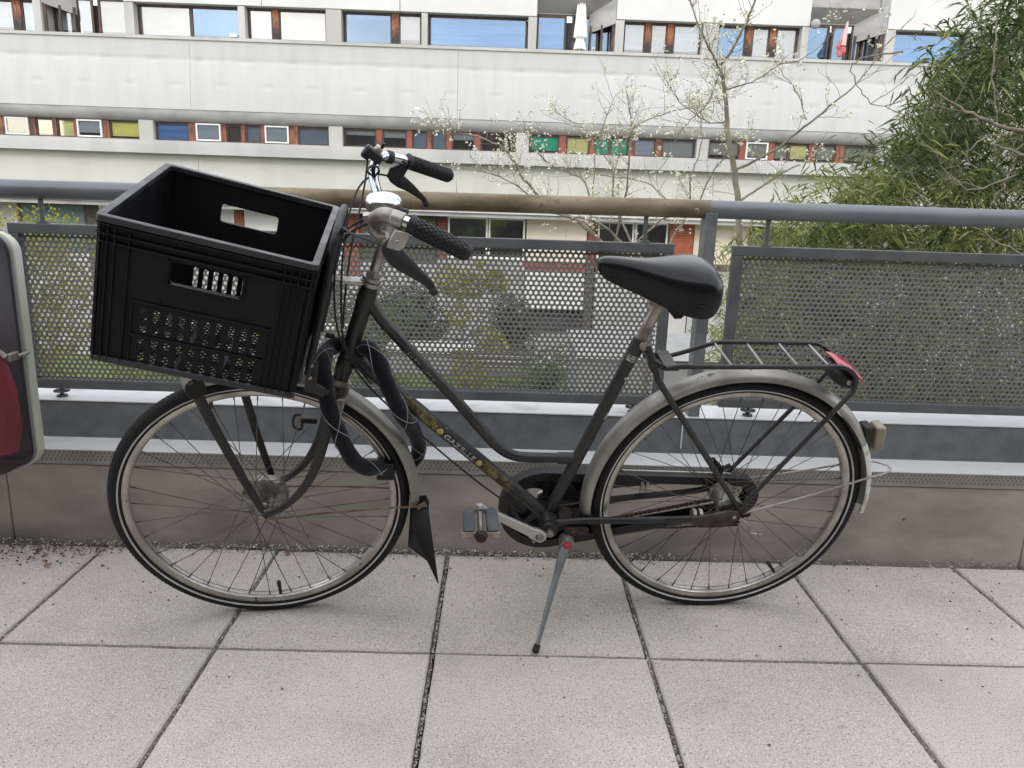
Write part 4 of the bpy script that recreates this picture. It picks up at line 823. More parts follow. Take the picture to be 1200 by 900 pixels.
fc = bpy.data.curves.new('lettering', 'FONT'); fc.body = 'GAZELLE'; fc.size = .0175; fc.space_character = 1.06; fc.offset = .00035; fc.resolution_u = 3
fo = bpy.data.objects.new('lettering', fc); col.objects.link(fo); dg = bpy.context.evaluated_depsgraph_get(); tm = bpy.data.meshes.new_from_object(fo.evaluated_get(dg)); col.objects.unlink(fo); bpy.data.objects.remove(fo)
xs = [v.co.x for v in tm.vertices]; w0, w1 = min(xs), max(xs); d = (BBp-DT0).normalized(); u = V3((0, -1, 0)); w = d.cross(u)
if w.z < 0: w = -w
t0, t1 = tA+.016, tB-.014
for v in tm.vertices:
    t = lerp(t0, t1, (v.co.x-w0)/(w1-w0)); an = (v.co.y-.0062)/rtb; v.co = DT0+d*t+(u*math.cos(an)+w*math.sin(an))*(rtb+.0004)
tm.materials.clear(); tm.materials.append(M['decal']); to = bpy.data.objects.new('lettering', tm); col.objects.link(to); to.parent = down
# worn script marks on the top tube
rd = random.Random(4)
for k in range(9):
    p = V3((-0.23, -0, 0.773)); q = V3((-0.168, -0, 0.7)); c_ = p.lerp(q, (k+.5)/9)+V3((0, -.0131, 0)); pts = [c_+V3((rd.uniform(-.004, .004), .0002, rd.uniform(-.004, .004))) for _ in range(4)]
    if k != 4: bk(MB().tube(smooth(pts, 4), .0005, 4, cap=False), 'script_mark', M['decal'], top)

# stays
for s in (-1, 1):
    a = V3((0.319, -0, 0.801)); a.y = s*.022
    bk(MB().tube([a, V3((.35, s*.036, .72)), V3((.60, s*.062, .372))], [.0075, .0078, .0065] if s < 0 else [.006, .0058, .005], 12), 'seat_stay', M['frame_paint'])
    bk(MB().tube(smooth([BBp+V3((.012, s*.03, -.002)), V3((.22, s*.036, .315)), V3((.33, s*.048, .325)), V3((.50, s*.058, .338)), V3((.585, s*.063, .352))], 5), [.0105, .0095, .0085], 12, flat=.8), 'chain_stay', M['frame_paint'])
    bk(MB().prism([(.56, .338), (.60, .335), (.625, .350), (.618, .375), (.60, .392), (.586, .372), (.565, .364)], s*.060, s*.066), 'dropout', M['rusty'], bevel=.0008)
bk(MB().cyl((.309, -.026, .80), (.309, -.018, .80), .010, 14), 'stay_bolt', M['chrome_old'])
bk(MB().cyl((.23, -.03, .318), (.23, .03, .318), .008, 10), 'stay_bridge', M['rusty'])
bk(MB().tube([(.152, 0, .300), (.185, 0, .302)], .024, 12, flat=1.1), 'bracket_joint', M['rusty'])
M['arm'] = mat('arm', (.075, .07, .06), .5, .5, var=(.05, .03, .02), vs=30, vd=7, rvar=.3)
# coaster brake arm and clamp
arm = bk(MB().prism([(.475, .335), (.50, .322), (.56, .322), (.598, .334), (.605, .352), (.595, .372), (.57, .372), (.53, .362), (.48, .352)], -.076, -.068), 'brake_arm', M['arm'], bevel=.0015)
bk(MB().tube([(.487, -.05, .343), (.495, -.05, .343)], .018, 16, flat=1.0).tube([(.503, -.05, .343), (.511, -.05, .343)], .018, 16).cyl((.498, -.072, .330), (.498, -.056, .330), .006, 8), 'strap_clamp', M['chrome_old'], arm)
bk(MB().sphere((.61, -.066, .372), .014, 1, .6, 1).sphere((.625, -.064, .357), .010, 1, .6, 1).cyl((.60, -.078, .345), (.60, -.06, .345), .008, 8), 'hub_bolts', M['rusty'])
bk(MB().tube(smooth([(.60, -.078, .352), (.625, -.082, .335), (.635, -.080, .31), (.655, -.082, .305)], 4), [.005, .003], 8).sphere((.662, -.082, .304), .006), 'shift_chain', M['chrome_old'])
bk(MB().tube(smooth([(.335, -.04, .312), (.42, -.052, .305), (.50, -.06, .315), (.60, -.075, .33)], 5), .0028, 8), 'gear_cable', M['rubber'])

# ---- chain case on the far side, chainring, chain
def capsule(x0, z0, r0, x1, z1, r1, n=14):
    P = []; sl = math.atan2(z1-z0, x1-x0)
    for k in range(n+1): a = sl+PI/2+PI*k/n; P.append((x0+math.cos(a)*r0, z0+math.sin(a)*r0))
    for k in range(n+1): a = sl-PI/2+PI*k/n; P.append((x1+math.cos(a)*r1, z1+math.sin(a)*r1))
    return P
cx, cz = BBp.x, .288
out = capsule(cx, cz, .122, .635, .332, .062); inn = capsule(cx, cz, .098, .628, .334, .036); n = len(out)
def ringplate(A_, B_, y0, y1):
    V = [(p[0], y0, p[1]) for p in A_]+[(p[0], y0, p[1]) for p in B_]+[(p[0], y1, p[1]) for p in A_]+[(p[0], y1, p[1]) for p in B_]; n = len(A_); F = []
    for i in range(n): j = (i+1) % n; F += [(i, j, n+j, n+i), (2*n+i, 3*n+i, 3*n+j, 2*n+j), (i, 2*n+i, 2*n+j, j), (n+i, n+j, 3*n+j, 3*n+i)]
    return MB().add(V, F)
case = bk(ringplate(out, inn, .072, .075), 'chain_case', M['case'] if 'case' in M else M['black_metal'], ang=30)
out2 = [(lerp(p[0], q[0], .12), lerp(p[1], q[1], .12)) for p, q in zip(out, inn)]
bk(ringplate(out, out2, .040, .072), 'case_rim', M['black_metal'], case)
bk(ringplate(out2, inn, .0400, .0415), 'case_inner_plate', M['black_metal'], case)
disc = [(cx+.118*math.cos(2*PI*k/40), cz+.118*math.sin(2*PI*k/40)) for k in range(40)]; hole = [(cx-.028+.030*math.cos(2*PI*k/40), cz+.034+.020*math.sin(2*PI*k/40)) for k in range(40)]
bk(ringplate(disc, hole, .069, .0715), 'case_disc', M['case'], case)
bk(MB().box(cx+.06, .30, .0702, .0712, .205, .392), 'case_web', M['case'], case, shade=False)
ring = MB().lathe([(.078, .051), (.092, .051), (.092, .054), (.078, .054)], (BBp.x, 0, BBp.z), (0, 1, 0), 46, closed=True)
for k in range(46): a = 2*PI*k/46; ring.obox(BBp+V3((.094*math.cos(a), .0525, .094*math.sin(a))), (math.cos(a), 0, math.sin(a)), (0, 1, 0), (-math.sin(a), 0, math.cos(a)), .0025, .0012, .002)
for k in range(5): a = 2*PI*k/5+.3; ring.obox(BBp+V3((.048*math.cos(a), .0525, .048*math.sin(a))), (math.cos(a), 0, math.sin(a)), (0, 1, 0), (-math.sin(a), 0, math.cos(a)), .034, .0018, .0085)
bk(ring.lathe([(.0, .045), (.024, .045), (.026, .055), (.0, .056)], (BBp.x, 0, BBp.z), (0, 1, 0), 20), 'chainring', M['black_metal'])
ch = MB()
for (p, q, n) in ((V3((BBp.x, .0525, BBp.z+.094)), V3((.5875, .0525, .356+.036)), 38), (V3((BBp.x, .0525, BBp.z-.094)), V3((.5875, .0525, .356-.036)), 38)):
    for k in range(n):
        a = p.lerp(q, k/n); b = p.lerp(q, (k+1)/n); dd = (b-a).normalized(); ch.obox((a+b)/2, dd, (0, 1, 0), dd.cross(V3((0, 1, 0))), .0058, .0035 if k % 2 else .0022, .0042)
bk(ch, 'chain', M['rusty'], shade=False)['kind'] = 'stuff'
bk(MB().tube([(.155, .062, .395), (.30, .062, .404), (.62, .062, .394)], .0035, 8), 'case_edge_light', M['alu'], case)
# tensioner tubes seen inside the rear wheel
bk(MB().tube([(.26, .05, .362), (.56, .058, .388)], [.010, .010], 10, flat=.5), 'case_stay', M['black_metal'])
bk(MB().obox((.372, .035, .370), (1, 0, 0), (0, 1, 0), (0, 0, 1), .004, .004, .016).obox((.386, .035, .371), (1, 0, 0), (0, 1, 0), (0, 0, 1), .004, .004, .016), 'case_clip', M['chrome_old'])

# ---- cranks and pedals
def crank(base, end, s):
    base = V3(base); end = V3(end); d = (end-base).normalized(); w_ = V3((0, 1, 0)); n_ = d.cross(w_); L = (end-base).length; V = []; P = [(-.020, .0), (-.012, .015), (.012, .017), (.03, .0125), (L-.02, .0085), (L, .0115), (L+.010, .006), (L+.012, 0)]
    poly = P+[(x, -y) for x, y in P[-2:0:-1]]; m_ = MB(); n = len(poly)
    for y in (-.006, .006): V += [base+d*p[0]+n_*p[1]+w_*(y+s*.002*p[0]/L) for p in poly]
    m_.add(V, [tuple(range(n)), tuple(range(2*n-1, n-1, -1))]+[(i, (i+1) % n, n+(i+1) % n, n+i) for i in range(n)])
    c_ = bk(m_, 'crank', M['crank'], bevel=.0022)
    bk(MB().lathe([(0, s*.0105), (.007, s*.0105), (.008, s*.008), (.0105, s*.008), (.0115, s*.005)], base, (0, 1, 0), 18), 'crank_cap', M['chrome_old'], c_)
    bk(MB().cyl(base-n_*.016*s+d*.004-w_*.004, base-n_*.022*s+d*.004-w_*.004, .0045, 8), 'cotter_pin', M['chrome_old'], c_)
    return c_
M['crank'] = mat('crank', (.55, .54, .52), .32, .9, var=(.38, .36, .33), vs=12, rvar=.2)
M['pedal_rubber'] = mat('pedal_rubber', (.040, .047, .062), .6, var=(.07, .075, .085), vs=18)
cb = V3((0.094, -0.085, 0.306)); ce = V3((-0.058, -0.09, 0.399)); crank(cb, ce, -1)
bk(MB().cyl((BBp.x, -.08, BBp.z), (BBp.x, .08, BBp.z), .0085, 12), 'crank_axle', M['chrome_old'])
vec = ce-cb; crank((BBp.x, .085, BBp.z), (BBp.x-vec.x, .090, BBp.z-vec.z), 1)
def pedal(c_, s, reflector=True):
    c_ = V3(c_); ax = s
    p = bk(MB().tube([c_, c_+V3((0, ax*.012, 0)), c_+V3((0, ax*.013, 0)), c_+V3((0, ax*.020, 0)), c_+V3((0, ax*.021, 0)), c_+V3((0, ax*.095, 0))], [.0085, .0085, .012, .012, .0068, .0065], 14), 'pedal', M['chrome_old'])
    for dx in (-1, 1):
        m_ = MB(); x0 = c_.x+dx*.0275
        V = []; F = []
        secs = [(.014, .006), (.018, .0125), (.03, .0145), (.075, .0145), (.098, .0125), (.102, .008)]
        prof = [(-1, -.8), (-.6, -1), (.6, -1), (1, -.8), (1, .8), (.6, 1), (-.6, 1), (-1, .8)]
        for yy, hw in secs:
            for px_, pz_ in prof: V.append((x0+px_*hw*.95-dx*(.003 if yy < .02 else 0), c_.y+ax*yy, c_.z+pz_*.0115))
        n = 8; F = [(i*n+q, i*n+(q+1) % n, (i+1)*n+(q+1) % n, (i+1)*n+q) for i in range(len(secs)-1) for q in range(n)]+[tuple(range(n)), tuple((len(secs)-1)*n+q for q in range(n))]
        bk(m_.add(V, F), 'pedal_block', M['pedal_rubber'], p, bevel=.001)
    y0, y1 = sorted((c_.y+ax*.1025, c_.y+ax*.1055))
    bk(MB().box(c_.x-.044, c_.x+.044, y0, y1, c_.z-.0075, c_.z+.0075), 'end_plate', M['chrome_old'], p, bevel=.001)
    y0, y1 = sorted((c_.y+ax*.013, c_.y+ax*.0155)); bk(MB().box(c_.x-.038, c_.x+.038, y0, y1, c_.z-.006, c_.z+.006), 'end_plate', M['chrome_old'], p)
    bk(MB().lathe([(.0, ax*.118), (.012, ax*.117), (.0155, ax*.110), (.016, ax*.1057)], (c_.x, c_.y, c_.z), (0, 1, 0), 16), 'dust_cap', M['rusty'], p)
pedal(ce+V3((0, -.004, 0)), -1); pedal((BBp.x-vec.x, .094, BBp.z-vec.z), 1)

# ---- side stand
kp = V3((0.17, -0.052, 0.263)); kf = V3((.0857, -.2246, .0535)); kd = (kf-kp)
ks = bk(MB().tube([kp+V3((0, .004, 0)), kp+kd*.06, kp+kd*.14, kp+kd*.35, kp+kd*.93], [.016, .0155, .0125, .0085, .0062], 14, flat=.75), 'side_stand', M['kick'])
bk(MB().tube([kp+kd*.925, kp+kd*.93, kp+kd*.985, kf], [.0068, .0082, .0090, .0075], 12), 'rubber_foot', M['rubber'], ks)
bk(MB().lathe([(0, -.0215), (.009, -.0205), (.0115, -.018), (.0115, -.012)], kp, (0, 1, .0), 20), 'red_cap', M['red_lens'], ks)
bk(MB().lathe([(.0115, -.0175), (.0175, -.017), (.019, -.010), (.019, .012), (.012, .014)], kp, (0, 1, 0), 22), 'pivot', M['kick'], ks)
bk(MB().obox((.195, -.018, .288), (1, 0, 0), (0, 1, 0), (0, 0, 1), .030, .034, .010), 'stand_bracket', M['rusty'])

# ---- mudguards
def guard(c, a0, a1, Rg, st, n=60, label=None, m='fender'):
    V = []; c = V3(c); S = 13
    for i in range(n+1):
        a = lerp(a0, a1, i/n); e = V3((math.cos(a), 0, math.sin(a))); k_ = min(1, (n-i)/2.0+.75, i/2.0+.8)
        for j in range(S):
            t = -1+2*j/(S-1); y = .0300*math.sin(t*PI/2*1.0)*k_; rr_ = Rg-.0185*(1-math.cos(t*PI/2))-.004*abs(t)**3+.0018*math.exp(-(t/.16)**2); V.append(c+e*rr_+V3((0, y, 0)))
    g_ = bk(MB().add(V, [(i*S+j, i*S+j+1, (i+1)*S+j+1, (i+1)*S+j) for i in range(n) for j in range(S-1)]), 'mudguard', M[m], st=st, label=label, ang=70, fix=False)
    s_ = g_.modifiers.new('thickness', 'SOLIDIFY'); s_.thickness = .0016; s_.offset = -1
    return g_
rg = guard(RW, R(-3.5), R(187), .3815, False, label='grey metal rear mudguard with white worn tail'); RWv = V3(RW)
# white painted tail of the rear mudguard
V = []; S = 13
for i in range(15):
    a = lerp(R(-3.6), R(30), i/14); e = V3((math.cos(a), 0, math.sin(a)))
    for j in range(S): t = -1+2*j/(S-1); V.append(RWv+e*(.3815+.0007-.0185*(1-math.cos(t*PI/2))-.004*abs(t)**3+.0018*math.exp(-(t/.16)**2))+V3((0, .0306*math.sin(t*PI/2), 0)))
M['tail_paint'] = mat('tail_paint', (.62, .64, .60), .5, var=(.30, .28, .22), vs=26, vd=8, vlo=.52, vhi=.68)
bk(MB().add(V, [(i*S+j, i*S+j+1, (i+1)*S+j+1, (i+1)*S+j) for i in range(14) for j in range(S-1)]), 'white_tail', M['tail_paint'], rg, ang=70, fix=False)
fg = guard(FW, R(-4), R(112), .3800, True, label='grey metal front mudguard behind the fork'); FWv = V3(FW)
# front mudguard stays, one wire wrapped round the guard
def wire(name, pts, r, m, st, parent=None, **k): return bk(MB().tube(smooth(pts, 6), r, 8), name, M[m], parent, st, **k)
wire('mudguard_stay', [(-.572, -.066, .352), (-.45, -.056, .352), (-.30, -.043, .346), (-.215, -.035, .338), (-.190, -.028, .334)], .0028, 'rust_rod', True)
wire('mudguard_stay', [(-.572, .066, .352), (-.45, .056, .352), (-.30, .043, .346), (-.215, .035, .338)], .0028, 'rust_rod', True)
bk(MB().tube([(-.215, -.036, .333), (-.193, -.027, .341)], [.006, .006], 8), 'stay_clip', M['rust_rod'], st=True)
wire('mudguard_stay', [(.61, -.070, .362), (.80, -.052, .41), (.93, -.036, .446), (.975, -.030, .455), (1.005, -.012, .457), (1.008, .0, .458), (1.003, .012, .458), (.975, .030, .456), (.93, .036, .448), (.80, .052, .41), (.61, .070, .362)], .0029, 'alu', False)
# mud flap
tA_, tB_ = V3((-0.224, -0.03, 0.323)), V3((-0.187, -0.028, 0.322)); m_ = MB()
tip = V3((-0.161, -0.045, 0.081)); low = V3((-0.236, 0.045, 0.141)); mid1 = V3((-0.229, -0.034, 0.272)); fx = V3((tB_.x, .028, tB_.z)); fa = V3((tA_.x, .030, tA_.z))
cmid = tip.lerp(low, .5)+V3((.012, 0, .012))
m_.add([tA_, tB_, mid1, tip, fx, low, cmid, tB_+V3((.004, .028, .004)), fa, V3((mid1.x, .034, mid1.z))], [(0, 1, 3, 2), (1, 7, 6, 3), (7, 4, 5, 6), (4, 8, 9, 5)])
fl = bk(m_, 'mud_flap', M['flap'] if 'flap' in M else M['rubber'], st=True, ang=25, fix=False, label='black rubber mud flap'); s_ = fl.modifiers.new('thickness', 'SOLIDIFY'); s_.thickness = .0025
# rear lights
ol = bk(MB().obox((0.916, -0, 0.551), (1, 0, .12), (0, 1, 0), (-.12, 0, 1), .011, .020, .036), 'rear_reflector', M['black_metal'], bevel=.004)
bk(MB().obox((0.947, -0, 0.554), (1, 0, .12), (0, 1, 0), (-.12, 0, 1), .0125, .022, .034), 'reflector_lens', M['old_lens'], ol, bevel=.006, bseg=3)
tl0 = V3((0.805, -0, 0.728)); tl = bk(MB().sphere((0, 0, 0), 1, seg=28, rings=14), 'rear_light', M['black_metal'], ang=80)
dx = (V3((0.851, -0, 0.694))-V3((0.759, -0, 0.757))).normalized(); dz = V3((dx.z, 0, -dx.x))*-1
for v in tl.data.vertices: q = v.co.copy(); v.co = tl0+dx*q.x*.047+V3((0, 1, 0))*q.y*.052+dz*q.z*.024
m_ = MB(); V = []; N = 18
for i in range(N+1):
    a = lerp(R(12), R(168), i/N)
    for j in range(9):
        b_ = lerp(-1, 1, j/8); V.append(tl0+dz*.0135+dx*(math.cos(a)*.050)+V3((0, b_*.056*math.sqrt(max(0, 1-(math.cos(a)*.75)**2)), 0))+dz*(math.sin(a)*.020*(1-.5*b_*b_)))
ln = bk(m_.add(V, [(i*9+j, i*9+j+1, (i+1)*9+j+1, (i+1)*9+j) for i in range(N) for j in range(8)]), 'red_lens', M['red_lens'], tl, ang=60); s_ = ln.modifiers.new('thickness', 'SOLIDIFY'); s_.thickness = .003
bk(MB().lathe([(0, -.053), (.006, -.053), (.008, -.047)], tl0, (0, 1, 0), 12), 'light_bolt', M['chrome_old'], tl)

# ---- rear rack
RKm = 'frame_paint'
nr = [V3((0.363, -0.045, 0.755)), V3((0.396, -0.055, 0.765)), V3((0.494, -0.06, 0.769)), V3((0.696, -0.06, 0.772)), V3((0.766, -0.06, 0.773)), V3((0.795, -0.06, 0.763)), V3((0.813, -0.06, 0.743)), V3((0.815, -0.06, 0.711)), V3((0.792, -0.062, 0.675)), V3((0.609, -0.068, 0.392))]
fr_ = [V3((0.377, 0.045, 0.741)), V3((0.429, 0.055, 0.751)), V3((0.507, 0.06, 0.775)), V3((0.574, 0.06, 0.778)), V3((0.735, 0.06, 0.779)), V3((0.769, 0.06, 0.775)), V3((0.795, 0.06, 0.76)), V3((nr[6].x, .06, nr[6].z)), V3((nr[7].x, .06, nr[7].z)), V3((nr[9].x, .068, nr[9].z))]
rack = bk(MB().tube(smooth(nr, 5), .0058, 12), 'rear_rack', M[RKm], label='tubular rear carrier')
bk(MB().tube(smooth(fr_[:8], 5)+smooth(fr_[7:], 3)[1:], .0056, 12), 'far_rail', M[RKm], rack)
for p, q in (((837,402), (858,427)), ((875,402), (895,427)), ((912,402), (935,427)), ((948,402), (971,427))):
    pass
RODS = [((0.505, 0.06, 0.775), (0.51, -0.06, 0.771)), ((0.585, 0.06, 0.776), (0.584, -0.06, 0.772)), ((0.664, 0.06, 0.778), (0.665, -0.06, 0.774)), ((0.74, 0.06, 0.777), (0.739, -0.06, 0.775))]
for p, q in RODS: bk(MB().tube([p, q], .0028, 8), 'cross_rod', M['rod'] if 'rod' in M else M['alu'], rack)
bk(MB().tube([nr[0], V3((.335, -.03, .762)), V3((.325, -.028, .757))], [.0058, .009, .009], 10, flat=.5).tube([fr_[0], V3((.335, .03, .757)), V3((.325, .028, .757))], [.0058, .009, .009], 10, flat=.5).cyl((.330, -.036, .760), (.330, .036, .760), .005, 8), 'front_clamp', M[RKm], rack)
bk(MB().box(.36, .39, -.05, .05, .752, .758), 'front_plate', M[RKm], rack)
# ring-lock bracket inside the rear wheel (far side)
bk(MB().tube(smooth([(0.562, 0.05, 0.44), (0.584, 0.05, 0.421), (0.606, 0.05, 0.43)], 4), .006, 10).lathe([(.0035, -.003), (.0095, -.003), (.0095, .003), (.0035, .003)], (0.555, 0.05, 0.443), (0, 1, 0), 16, closed=True).tube([(0.584, 0.05, 0.421), (0.58, 0.05, 0.394)], .007, 10).lathe([(.003, -.003), (.008, -.003), (.008, .003), (.003, .003)], (0.574, 0.05, 0.413), (0, 1, 0), 14, closed=True), 'stay_bracket', M['black_metal'])

# ---- saddle
def saddle():
    secs = [(.186, .006, .992, .978), (.190, .016, 1.000, .966), (.205, .024, 1.004, .955), (.235, .029, 1.003, .943), (.27, .036, 1.000, .930), (.305, .052, .998, .918), (.34, .074, .999, .906), (.375, .092, 1.002, .897), (.405, .100, 1.004, .892), (.43, .098, .999, .893), (.448, .084, .988, .902), (.459, .060, .972, .922), (.463, .035, .955, .938)]
    V = []; S = 22
    for x, hw, zt, zb in secs:
        for j in range(S+1):
            t = -1+2*j/S; u_ = abs(t); sg = 1 if t > 0 else -1
            if u_ < .62: q = u_/.62; y = hw*.96*math.sin(q*PI/2*.98); z = zt-(zt-zb)*.38*(1-math.cos(q*PI/2))**1.25
            else: q = (u_-.62)/.38; y = hw*(.96+.05*math.sin(q*PI))*(1-.10*q*q); z = zt-(zt-zb)*(.38+.62*q)
            V.append((x, sg*y, z))
    F = [(i*(S+1)+j, i*(S+1)+j+1, (i+1)*(S+1)+j+1, (i+1)*(S+1)+j) for i in range(len(secs)-1) for j in range(S)]+[tuple(range(S+1)), tuple((len(secs)-1)*(S+1)+j for j in range(S, -1, -1))]
    return MB().add(V, F)
sdl = bk(saddle(), 'saddle', M['vinyl'], ang=75, label='black vinyl saddle'); s_ = sdl.modifiers.new('thickness', 'SOLIDIFY'); s_.thickness = .003; s_.offset = -1; s_ = sdl.modifiers.new('sub', 'SUBSURF'); s_.levels = 1; s_.render_levels = 2
for x, y, z in ((.402, -.098, .925), (.222, -.0275, .966), (.402, .098, .925)): bk(MB().sphere((x, y, z), .006, 1, .5, 1, 14, 8).lathe([(.006, -.001), (.009, -.0005), (.0095, .001)], (x, y, z), (0, 1, 0), 16), 'rivet', M['vinyl'], sdl)
m_ = MB()
for s in (-1, 1): m_.tube(smooth([(.205, s*.006, .965), (.25, s*.012, .945), (.33, s*.020, .925), (.39, s*.030, .925), (.43, s*.045, .925)], 5), .0035, 8)
bk(m_, 'saddle_rail', M['chrome_old'], sdl)
bk(MB().cyl((.332, -.032, .925), (.332, .032, .925), .012, 12).tube([(.323, 0, .895), (.334, 0, .935)], .0155, 14), 'saddle_clamp', M['chrome_old'], sdl)
m_ = MB()
for s in (-1, 1):
    for k in range(5):
        a = (.37+.012*k, s*.055, .90); pts = [V3((.365+.010*k+.004*math.cos(q*1.2), s*(.050+.004*math.sin(q*1.2)), .925-.0035*q)) for q in range(10)]; m_.tube(pts, .0018, 5)
bk(m_, 'saddle_spring', M['black_metal'], sdl)
bk(MB().prism([(.345, .897), (.40, .892), (.383, .873), (.368, .872)], -.030, -.026), 'under_flap', M['rusty'], sdl)

# ---- fork, headset, stem
for s in (-1, 1):
    bk(MB().tube(smooth([(-.385, s*.030, .688), (-.402, s*.044, .640), (-.420, s*.050, .590), (-.448, s*.053, .500), (-.482, s*.056, .435), (-.530, s*.060, .385), (-.585, s*.063, .358)], 6), [.0135, .0135, .0125, .0108, .009, .0085], 14, flat=.8), 'fork_blade', M['fork'] if 'fork' in M else M['frame_paint'], st=True)
bk(MB().tube([(-.397, 0, .655), (-.390, 0, .690)], .028, 18, flat=1.35).tube([(-.390, 0, .690), (-.386, 0, .700)], [.026, .020], 18, flat=1.1), 'fork_crown', M['chrome_old'], st=True)
bk(MB().prism([(-.412, .672), (-.372, .672), (-.385, .625), (-.401, .620)], -.057, -.040), 'crown_lug', M['chrome_old'], st=True, bevel=.004)
bk(MB().tube([ht0-hd*.012, ht0-hd*.001], .0225, 20).tube([ht0-hd*.02, ht0-hd*.013], .020, 20), 'lower_headset', M['chrome_old'], st=True)
bk(MB().tube([ht1, ht1+hd*.004], .0215, 22).tube([ht1+hd*.004, ht1+hd*.010], .024, 22).tube([ht1+hd*.0125, ht1+hd*.020], .0215, 22).tube([ht1+hd*.022, ht1+hd*.034], [.018, .0165], 6), 'upper_headset', M['alu'], st=True)
bk(MB().prism([(-.395, .940), (-.36, .934), (-.33, .930), (-.31, .934), (-.31, .938), (-.36, .941), (-.395, .9455)], -.014, .014), 'lamp_bracket', M['alu'], st=True, bevel=.001)
sq1 = V3((-.262, 0, 1.075))
bk(MB().tube([ht1, ht1+(sq1-ht1)*.92], .0112, 18), 'quill', M['stem_grey'] if 'stem_grey' in M else M['chrome_old'], st=True)
bk(MB().tube([ht1+(sq1-ht1)*.80, ht1+(sq1-ht1)*.93, V3((-.268, 0, 1.085))], [.0135, .015, .017], 16).cyl((-.270, -.024, 1.087), (-.270, .024, 1.087), .0185, 18), 'stem', M['chrome_old'], st=True)
# handlebar
half = [(-.270, 0, 1.087), (-.276, .06, 1.094), (-.287, .11, 1.100), (-.2935, .16, 1.117), (-.2905, .20, 1.136), (-.275, .226, 1.149), (-.245, .243, 1.143), (-.21, .256, 1.131), (-.140, .282, 1.103)]
def mir(p, s): return V3((p[0], p[1]*s, p[2]))
path = [mir(p, -1) for p in half[::-1]]+[mir(p, 1) for p in half[1:]]
bar = bk(MB().tube(smooth(path, 6), .0111, 18), 'handlebar', M['chrome'], st=True)
for s in (-1, 1):
    g0, g1 = (V3((-.232, -.2475, 1.1385)), V3((-.128, -.291, 1.098))) if s < 0 else (V3((-.214, .2545, 1.1325)), V3((-.105, .2955, 1.088)))
    d = (g1-g0).normalized(); L = (g1-g0).length; m_ = MB().tube([g0-d*.002, g0, g0+d*.004, g0+d*.010, g0+d*.02, g0+d*.05, g1-d*.02, g1-d*.006, g1], [.019, .0195, .0185, .0158, .0150, .0155, .0160, .0155, .010], 22)
    u = d.orthogonal().normalized(); w = d.cross(u)
    for k in range(15):
        for q in range(12):
            a = 2*PI*(q+.5*(k % 2))/12; t = .014+k*(L-.026)/14; rr_ = .0152; e = u*math.cos(a)+w*math.sin(a)
            m_.obox(g0+d*t+e*rr_, d+w.cross(d)*0, e.cross(d), e, .0026, .0026, .0018)
    bk(m_, 'grip', M['grip'], bar, True, ang=30, label='black knobbly rubber grip')
# brake levers
def lever(pts, widths, br, s, brm):
    b_ = bk(br, 'brake_lever', M[brm], st=True, bevel=.002)
    S_ = smooth(pts, 6); bk(MB().tube(S_, widths, 12, flat=.55, upv=(0, 1, 0)), 'lever_blade', M['black_metal'], b_, True)
    e = V3(pts[-1]); bk(MB().sphere(e, .0085, 1, .8, 1), 'lever_tip', M['black_metal'], b_, True)
nb = MB().prism([((-0.26, -0.255, 1.133)[0], (-0.26, -0.255, 1.133)[2]), ((-0.233, -0.255, 1.127)[0], (-0.233, -0.255, 1.127)[2]), ((-0.244, -0.255, 1.099)[0], (-0.244, -0.255, 1.099)[2]), ((-0.265, -0.255, 1.087)[0], (-0.265, -0.255, 1.087)[2]), ((-0.28, -0.255, 1.096)[0], (-0.28, -0.255, 1.096)[2]), ((-0.272, -0.255, 1.11)[0], (-0.272, -0.255, 1.11)[2])], -.264, -.246)
nb.tube([V3((-.264, -.2345, 1.1475)), V3((-.243, -.2435, 1.1425))], .0155, 16).cyl((-0.256, -0.268, 1.113), (-0.256, -0.255, 1.108), .005, 10)
lever([(-0.262, -0.256, 1.112), (-0.273, -0.258, 1.098), (-0.256, -0.262, 1.08), (-0.236, -0.268, 1.065), (-0.215, -0.274, 1.049), (-0.201, -0.278, 1.037), (-0.193, -0.28, 1.023)], [.008, .0125, .018, .0145, .010, .0085, .0065], nb, -1, 'alu')
fb = MB().prism([((-0.255, 0.25, 1.118)[0], (-0.255, 0.25, 1.118)[2]), ((-0.221, 0.25, 1.132)[0], (-0.221, 0.25, 1.132)[2]), ((-0.209, 0.25, 1.124)[0], (-0.209, 0.25, 1.124)[2]), ((-0.224, 0.25, 1.098)[0], (-0.224, 0.25, 1.098)[2]), ((-0.246, 0.25, 1.084)[0], (-0.246, 0.25, 1.084)[2]), ((-0.264, 0.25, 1.098)[0], (-0.264, 0.25, 1.098)[2])], .244, .258)
fb.tube([V3((-.262, .2365, 1.1475)), V3((-.249, .242, 1.1435))], .0150, 16).cyl((-0.22, 0.232, 1.132), (-0.219, 0.25, 1.128), .006, 10)
lever([(-0.237, 0.251, 1.106), (-0.248, 0.252, 1.095), (-0.23, 0.256, 1.084), (-0.209, 0.262, 1.069), (-0.189, 0.268, 1.051), (-0.176, 0.272, 1.039), (-0.17, 0.274, 1.026)], [.008, .012, .017, .0125, .0085, .007, .0055], fb, 1, 'black_metal')
